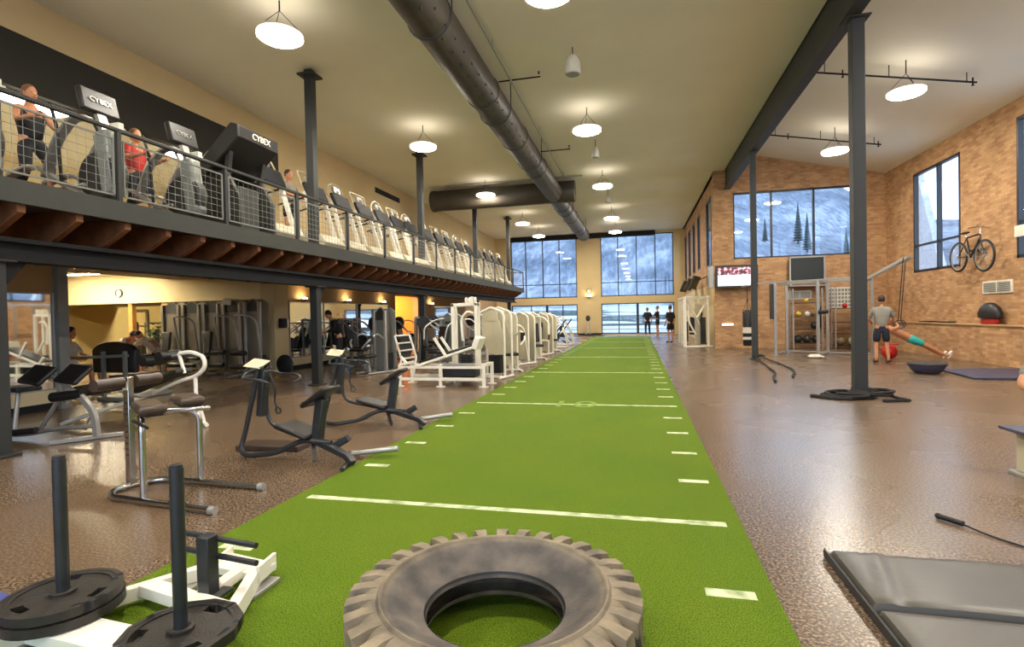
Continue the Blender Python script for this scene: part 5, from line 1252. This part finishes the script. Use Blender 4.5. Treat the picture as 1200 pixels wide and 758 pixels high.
# rig
t = thing('training_rig', 'silver pull-up rig of square tubes before the brick wall with an angled arm', 'training rig', (5.2, 17.4, 0))
A1, B1, C1 = Vector((4.2, 18.1, 0)), Vector((5.22, 17.45, 0)), Vector((6.22, 16.8, 0)); off = Vector((.62, 1.15, 0))
zt = 2.3
for p in (A1, B1, C1):
    for q_ in (p, p+off): part(t, MB().bar([(q_.x, q_.y, 0), (q_.x, q_.y, zt)], .08, .08, up=(1, 0, 0)), 'upright', 'silver', .006); part(t, MB().box(q_.x-.1, q_.x+.1, q_.y-.1, q_.y+.1, 0, .012), 'foot_plate', 'silver')
Z = Vector((0, 0, zt))
for a, b in ((A1, C1), (A1+off, C1+off), (A1, A1+off), (B1, B1+off), (C1, C1+off)): part(t, MB().bar([a+Z, b+Z], .06, .06), 'top_bar', 'silver', .004)
for a, b in ((A1, A1+off), (B1, B1+off), (A1+off, C1+off)): part(t, MB().bar([a+Vector((0, 0, .06)), b+Vector((0, 0, .06))], .06, .05), 'bottom_bar', 'silver', .004)
part(t, MB().bar([A1+Vector((-.45, .2, zt)), A1+Z], .05, .05), 'bag_arm', 'silver')
for s in (-.10, .10):
    part(t, MB().bar([(C1.x+s*.5, C1.y+s, 2.22), (7.02+s*.6, 16.15+s*.2, 2.76)], .05, .07), 'angled_arm', 'silver', .004)
part(t, MB().bar([(6.94, 16.1, 2.76), (7.14, 16.2, 2.76)], .05, .05), 'arm_end', 'silver')
part(t, MB().obox((4.08, 18.0, 1.7), (.10, .2, 1.1)), 'upright_pad', 'dark_shroud', .02)
part(t, MB().tube([(5.24, 17.40, 1.35), (5.42, 17.25, 1.35)], .06, 12), 'bar_sleeve', 'black')
for i, x in enumerate((6.62, 6.76)):
    t = thing('gymnastic_ring', ['left', 'right'][i]+' dark ring hanging on a strap above the leaning woman', 'gymnastic ring', (x+.16, 16.16+.2*i, .98), 0, 'hanging rings')
    MB().tube([(0, 0, .12), (.12, -.02, 1.78)], .012, 6).obj('strap', 'black', t)
    MB().tube(arc((0, 0, 0), .11, 0, 345, 20), .014, 8, True).obj('ring_body', 'wood_tan' if 0 else 'dark_shroud', t)
# punching bag
t = thing('punching_bag', 'black punching bag with a white band hanging by the brick wall', 'punching bag', (3.80, 20.3, .18))
MB().lathe([(.001, 0), (.14, .0), (.16, .04), (.165, 1.20), (.13, 1.27), (.001, 1.28)], n=28).obj('bag_body', 'vinyl', t)
MB().lathe([(.167, .45), (.167, .66)], n=28).obj('white_band', 'paper', t); MB().lathe([(.167, .22), (.167, .32)], n=28).obj('white_band', 'paper', t)
for k in range(4): MB().tube([(.13*math.cos(k*PI/2), .13*math.sin(k*PI/2), 1.25), (0, 0, 1.7)], .008, 6).obj('chain', 'black', t)
MB().tube([(0, 0, 1.7), (0, 0, 2.12)], .012, 6).obj('hanging_strap', 'black', t); MB().bar([(0, 1.38, 2.15), (0, -.04, 2.15)], .05, .05).obj('wall_bracket', 'silver', t)
# screens
t = thing('television', 'television showing a red and white sports picture on the brick wall', 'television', (3.63, 21.3, 2.73))
MB().box(-.75, .75, 0, .10, -.43, .43).obj('housing', 'dark_shroud', t, bevel=.01); MB().box(-.67, .67, -.004, .0, -.35, .35).obj('screen', 'tv', t); MB().box(-.98, -.80, .05, .3, -.42, .42).obj('side_speaker', 'silver', t, bevel=.02); MB().box(-.1, .1, .1, .4, -.1, .1).obj('wall_mount', 'steel', t)
t = thing('projection_screen', 'dark blank screen in a pale frame standing above the rig on the brick wall', 'screen', (6.08, 21.45, 2.92))
MB().box(-.55, .55, 0, .05, -.42, .42).obj('screen', 'screen_black', t); m = MB().box(-.6, -.55, -.02, .06, -.5, .46).box(.55, .6, -.02, .06, -.5, .46).box(-.6, .6, -.02, .06, .42, .47); m.obj('screen_frame', 'silver', t)
for x in (-.56, .56): MB().bar([(x*1.1, -.25, -.58), (x, .0, -.42)], .06, .05).obj('bracket', 'white', t)
MB().box(-.65, .65, -.3, .25, -.64, -.60).obj('mounting_shelf', 'silver', t)
t = thing('wall_vent', 'white gridded wall vent behind the rig', 'vent', (5.88, YF, 1.98)); MB().box(-.40, .40, -.03, 0, -.16, .16).obj('vent_frame', 'white', t, bevel=.005)
for x0, x1 in ((-.36, -.02), (.02, .36)):
    m = MB(); [m.box(x0, x1, -.038, -.03, -.12+k*.035, -.10+k*.035) for k in range(7)]; m.obj('slat', 'grey_paint', t)
t = thing('wall_vent', 'white framed double vent on the right brick wall below the bicycle', 'vent', (XR, 15.65, 1.9)); MB().box(-.03, 0, -.56, .56, -.16, .16).obj('vent_frame', 'white', t, bevel=.005)
for x0, x1 in ((-.50, -.02), (.02, .50)):
    m = MB(); [m.box(-.038, -.03, x0, x1, -.12+k*.035, -.10+k*.035) for k in range(7)]; m.obj('slat', 'grey_paint', t)
t = thing('poster', 'pale exercise chart taped on the brick wall behind the right shelf', 'poster', (7.22, YF-.005, 1.85)); MB().box(-.42, .42, -.012, 0, -.38, .38).obj('sheet', 'paper', t)
m = MB(); [m.box(-.38+.11*c, -.30+.11*c, -.014, -.012, -.34+.14*r, -.24+.14*r) for c in range(7) for r in range(5)]; m.obj('printed_figures', 'grey_paint', t); MB().box(-.42, .42, -.015, 0, .38, .52).obj('header_strip', 'brick_x', t)
t = thing('wall_lamp', 'small white lit lamp low on the brick wall below the television', 'lamp', (3.35, YF, .93)); MB().box(-.2, .2, -.05, 0, -.04, .02).obj('lamp_cover', 'small_light', t, bevel=.01); MB().box(-.22, .22, -.03, 0, -.07, -.05).obj('bracket', 'white', t)
# shelf racks
def rack(x, w_, label, zs):
    t = thing('storage_rack', label, 'rack', (x, 21.2, 0), 0, 'storage racks on the brick wall')
    for sx in (-w_/2, w_/2):
        for sy in (-.2, .2): MB().bar([(sx, sy, 0), (sx, sy, 2.2)], .04, .04, up=(1, 0, 0)).obj('upright', 'silver' if w_ > .8 else 'steel', t)
    for z in zs: MB().box(-w_/2, w_/2, -.2, .2, z-.02, z).obj('shelf', 'steel', t)
    return t
rack(5.95, .95, 'left storage rack with balls and small gear behind the rig', (.22, .72, 1.18, 1.68)); rack(7.3, .9, 'right storage rack below the exercise chart', (.12, .55, .95, 1.45))
bi = 0
items = [('medicine_ball', x, z, r, m_, nm) for x, z, r, m_, nm in [(5.66, .22, .14, 'black', 'black medicine ball at the left end of the low shelf'), (5.95, .22, .14, 'dark_shroud', 'dark medicine ball in the middle of the low shelf'), (6.25, .22, .14, 'black', 'black medicine ball at the right end of the low shelf'),
    (5.70, 1.18, .09, 'yellow', 'small yellow ball on the upper left shelf'), (5.98, 1.18, .09, 'white', 'small white ball on the upper shelf'), (6.22, .72, .13, 'black', 'black ball on the middle shelf'), (5.95, 1.68, .08, 'yellow', 'yellow ball on the top left shelf'),
    (7.05, .12, .16, 'pad_tan', 'tan ball on the lowest right shelf'), (7.45, .12, .16, 'cream', 'cream ball on the lowest right shelf'), (7.2, 1.45, .09, 'redball', 'red ball on the top right shelf'), (6.15, 1.18, .06, 'dark_shroud', 'tiny dark ball on the upper shelf')]]
for nm_, x, z, r, m_, lb in items:
    t = thing('medicine_ball', lb, 'ball', (x, 21.15, z+r), 0, 'balls on the storage racks'); MB().ell((0, 0, 0), (r, r, r), 20, 14).obj('ball_body', m_, t); MB().lathe([(r*.995, -.006), (r*1.01, 0), (r*.995, .006)], n=24).obj('seam', 'dark_shroud', t)
for i, (x, m_, lb) in enumerate([(6.53, 'black', 'black padded vest hanging right of the left rack'), (6.73, 'red', 'red strap bundle hanging right of the left rack')]):
    t = thing('hanging_gear', lb, 'gear', (x, YF-.25, 1.15-.2*i)); MB().lathe([(.001, -.42), (.06, -.38), (.08, -.1), (.07, .2), (.03, .38), (.001, .40)], n=14).obj('bundle', m_, t); MB().tube([(0, 0, .38), (0, .24, .55)], .01, 6).obj('hook', 'steel', t)
# ball with handles (red) by the man
t = thing('exercise_ball', 'red ball lying by the coaching man', 'ball', (6.84, 16.85, .2)); MB().ell((0, 0, 0), (.2, .2, .2), 24, 16).obj('ball_body', 'redball', t); MB().tube([(-.2, 0, .2), (.24, 0, .2)], .02, 8).obj('handle', 'redball', t)
t = thing('towel', 'crumpled white towel on the floor by the rig base', 'towel', (5.0, 17.0, 0)); MB().ell((0, 0, .06), (.20, .15, .07), 12, 8).ell((.14, .05, .04), (.14, .1, .05), 12, 8).obj('cloth', 'twhite', t)
t = thing('balance_trainer', 'dark half-ball balance trainer lying dome down on the floor', 'balance trainer', (6.05, 13.15, 0))
MB().lathe([(.001, .0), (.20, .0), (.27, .06), (.33, .16), (.345, .20)], n=36).obj('dome', 'slatemat', t); MB().lathe([(.001, .225), (.345, .225), (.36, .21), (.36, .195), (.33, .19)], n=36).obj('platform', 'black', t)
t = thing('exercise_mat', 'long slate blue mat lying on the floor right of the balance trainer', 'mat', (7.4, 13.0, 0)); part(t, MB().prism([(6.55, 13.75), (6.34, 12.05), (8.3, 12.0), (8.3, 13.9)], 'z', .002, .045), 'mat_pad', 'slatemat', .01)
# ledge objects
t = thing('padded_dome', 'black domed padded object on a red foot on the brick ledge', 'cushion', (8.56, 15.62, .97))
MB().lathe([(.001, .0), (.17, .0), (.19, .06), (.16, .14)], n=24).obj('foot', 'red', t); MB().lathe([(.16, .13), (.24, .16), (.25, .26), (.20, .40), (.10, .50), (.001, .52)], n=32).obj('dome', 'vinyl', t)
for o_ in [o for o in COL.objects if o.parent == t]: o_.scale = (.72, 1.6, 1.05)
for i, y in enumerate((17.6, 18.6)):
    t = thing('ledge_tray', ['dark low tray on the brick ledge below the bicycle window', 'second dark low tray on the brick ledge, nearer the corner'][i], 'tray', (8.58, y, .97)); MB().box(-.1, .1, -.3, .3, 0, .04).obj('tray_body', 'vinyl', t, bevel=.01)
# wall bicycle
t = thing('bicycle', 'black bicycle mounted high on the right brick wall', 'bicycle', (8.50, 16.1, 2.74)); t.scale = (1, 1.22, 1.18)
W1, W2 = (.0, .58, .02), (-.12, -.50, -.05)
def wheel(c, nm):
    w_ = MB().lathe([(.30, -.02), (.335, -.015), (.345, 0), (.335, .015), (.30, .02), (.305, 0)], c, 'x', 36, True).obj('tire', 'black', t)
    MB().lathe([(.285, -.012), (.30, -.012), (.30, .012), (.285, .012)], c, 'x', 36, True).obj('wheel_rim', 'silver', w_)
    m = MB(); 
    for k in range(16): a = 2*PI*k/16; m.tube([c, (c[0], c[1]+.29*math.cos(a), c[2]+.29*math.sin(a))], .003, 4)
    m.cyl(c, .03, .06, 'x', 12); m.obj('spokes', 'silver', w_)
wheel(W1, 'rear'); wheel(W2, 'front')
bb = (0, .15, -.02); st = (0, .28, .42); hd = (-.05, -.26, .44); 
MB().tube([bb, st], .02, 10).tube([st, hd], .02, 10).tube([bb, (-.05, -.28, .36)], .024, 10).tube([W1, st], .013, 8).tube([W1, bb], .013, 8).obj('bike_frame', 'vinyl', t)
MB().tube([hd, (-.07, -.30, .30), W2], .016, 8).obj('fork', 'vinyl', t); MB().tube([st, (0, .31, .52)], .014, 8).obj('seat_post', 'chrome', t)
MB().ell((0, .33, .54), (.07, .14, .03), 14, 8).obj('saddle', 'black', t)
MB().tube(fil([(.20, -.20, .56), (-.04, -.26, .60), (-.28, -.20, .58)], .08), .012, 8).tube([hd, (-.04, -.25, .60)], .014, 8).obj('handlebar', 'chrome', t)
MB().lathe([(.075, -.006), (.09, -.006), (.09, .006), (.075, .006)], bb, 'x', 24, True).obj('chain_ring', 'silver', t)
for s in (-1, 1): MB().tube([(s*.03, .15, -.02), (s*.06, .15-s*.1, -.02-s*.12)], .01, 6).obj('crank', 'silver', t); 
for z in (.0,): MB().box(.16-.0, .23, .0, .3, .1, .16).obj('wall_mount', 'steel', t); MB().tube([(.2, .15, .13), (0, .15, .12)], .02, 8).obj('mount_arm', 'steel', t)
# far right: cable machine, televisions, pillar gear
t = thing('cable_machine', 'tall white multi-station cable machine by the right wall at the far end', 'exercise machine', (2.2, 23.6, 0))
for x, y in ((1.85, 22.3), (2.75, 22.6), (1.85, 25.6), (2.75, 25.6)): part(t, MB().bar([(x, y, 0), (x, y, 2.05)], .08, .08, up=(1, 0, 0)), 'upright', 'white', .006)
part(t, MB().obox((2.35, 22.5, .03), (1.1, .35, .05), (0, 0, .3)), 'base_plate', 'white', .01)
for x in (1.85, 2.75): part(t, MB().bar([(x, 22.3, 2.02), (x, 25.6, 2.02)], .07, .07), 'top_beam', 'white', .004)
part(t, MB().bar([(1.85, 22.3, 2.02), (2.75, 22.6, 2.02)], .07, .07), 'top_beam', 'white', .004); part(t, MB().bar([(1.85, 25.6, 2.02), (2.75, 25.6, 2.02)], .07, .07), 'top_beam', 'white', .004)
part(t, MB().bar([(1.95, 22.5, 1.95), (2.45, 22.6, .9)], .07, .05), 'lever_arm', 'white', .004); part(t, MB().tube(fil([(1.95, 24, 2), (2.1, 23.4, 1.6), (2.05, 23.0, 1.0), (2.3, 22.9, .5)], .2), .035, 8), 'lever_arm', 'white')
m = MB(); [m.box(2.5, 2.7, 22.9, 23.15, .1+k*.05, .14+k*.05) for k in range(22)]; part(t, m, 'weight_stack', 'black')
m = MB(); [m.box(2.0, 2.2, 25.1, 25.35, .1+k*.05, .14+k*.05) for k in range(18)]; part(t, m, 'weight_stack', 'black')
for y in (23.2, 24.4): part(t, MB().bar([(1.85, y, 0), (1.85, y, 2.0)], .06, .06, up=(1, 0, 0)), 'upright', 'white', .005)
part(t, MB().prism([(2.3, .1), (2.7, .1), (2.7, 1.6), (2.55, 1.75), (2.3, 1.75)], 'y', 23.25, 23.28), 'shroud', 'cream')
for a_, b_ in (((1.9, 25.5, 1.9), (2.4, 25.0, .8)), ((2.7, 22.7, 1.8), (2.3, 22.3, 1.2)), ((1.9, 24.4, 1.6), (2.6, 24.0, 1.0))): part(t, MB().bar([a_, b_], .06, .05), 'lever_arm', 'white', .004)
part(t, MB().obox((2.3, 23.9, .5), (.35, .5, .08)), 'seat', 'vinyl', .02); part(t, MB().obox((2.3, 24.2, .9), (.3, .08, .6)), 'backrest', 'vinyl', .02)
part(t, MB().tube([(2.45, 22.6, .9), (2.5, 22.45, 1.4)], .035, 8), 'hand_grip', 'black')
for i, (y, z) in enumerate(((24.6, 2.72), (26.8, 2.75), (29.4, 2.78))):
    t = thing('television', ['nearest', 'middle', 'farthest'][i]+' tilted dark television hanging on the far right wall', 'television', (2.45, y, z), 0, 'televisions on the far right wall')
    MB().obox((0, 0, 0), (.09, 1.0, .60), (0, math.radians(24), math.radians(-20))).obj('housing', 'dark_shroud', t, bevel=.01); MB().obox((-.045, -.016, -.02), (.012, .92, .52), (0, math.radians(24), math.radians(-20))).obj('screen', 'screen_black', t)
    MB().bar([(0, 0, .05), (.54, 0, .25)], .05, .05).obj('wall_bracket', 'steel', t)
t = thing('doctor_scale', 'small upright scale with a dark head by the far yellow pillar', 'scale', (-3.25, 35.3, .02))
MB().box(-.25, .25, -.25, .25, 0, .06).obj('base_platform', 'dark_shroud', t, bevel=.02)
for x in (-.14, .14): MB().bar([(x, .1, .06), (x*.6, .1, .95)], .05, .05, up=(1, 0, 0)).obj('column_leg', 'silver', t)
MB().ell((0, .08, 1.12), (.15, .08, .20), 14, 10).obj('scale_head', 'dark_shroud', t)
t = thing('exercise_mat', 'dark mat below the scale at the far yellow pillar', 'mat', (-3.3, 35.2, 0)); MB().box(-1.0, 1.2, -.7, .6, .001, .02).obj('mat_pad', 'black', t)
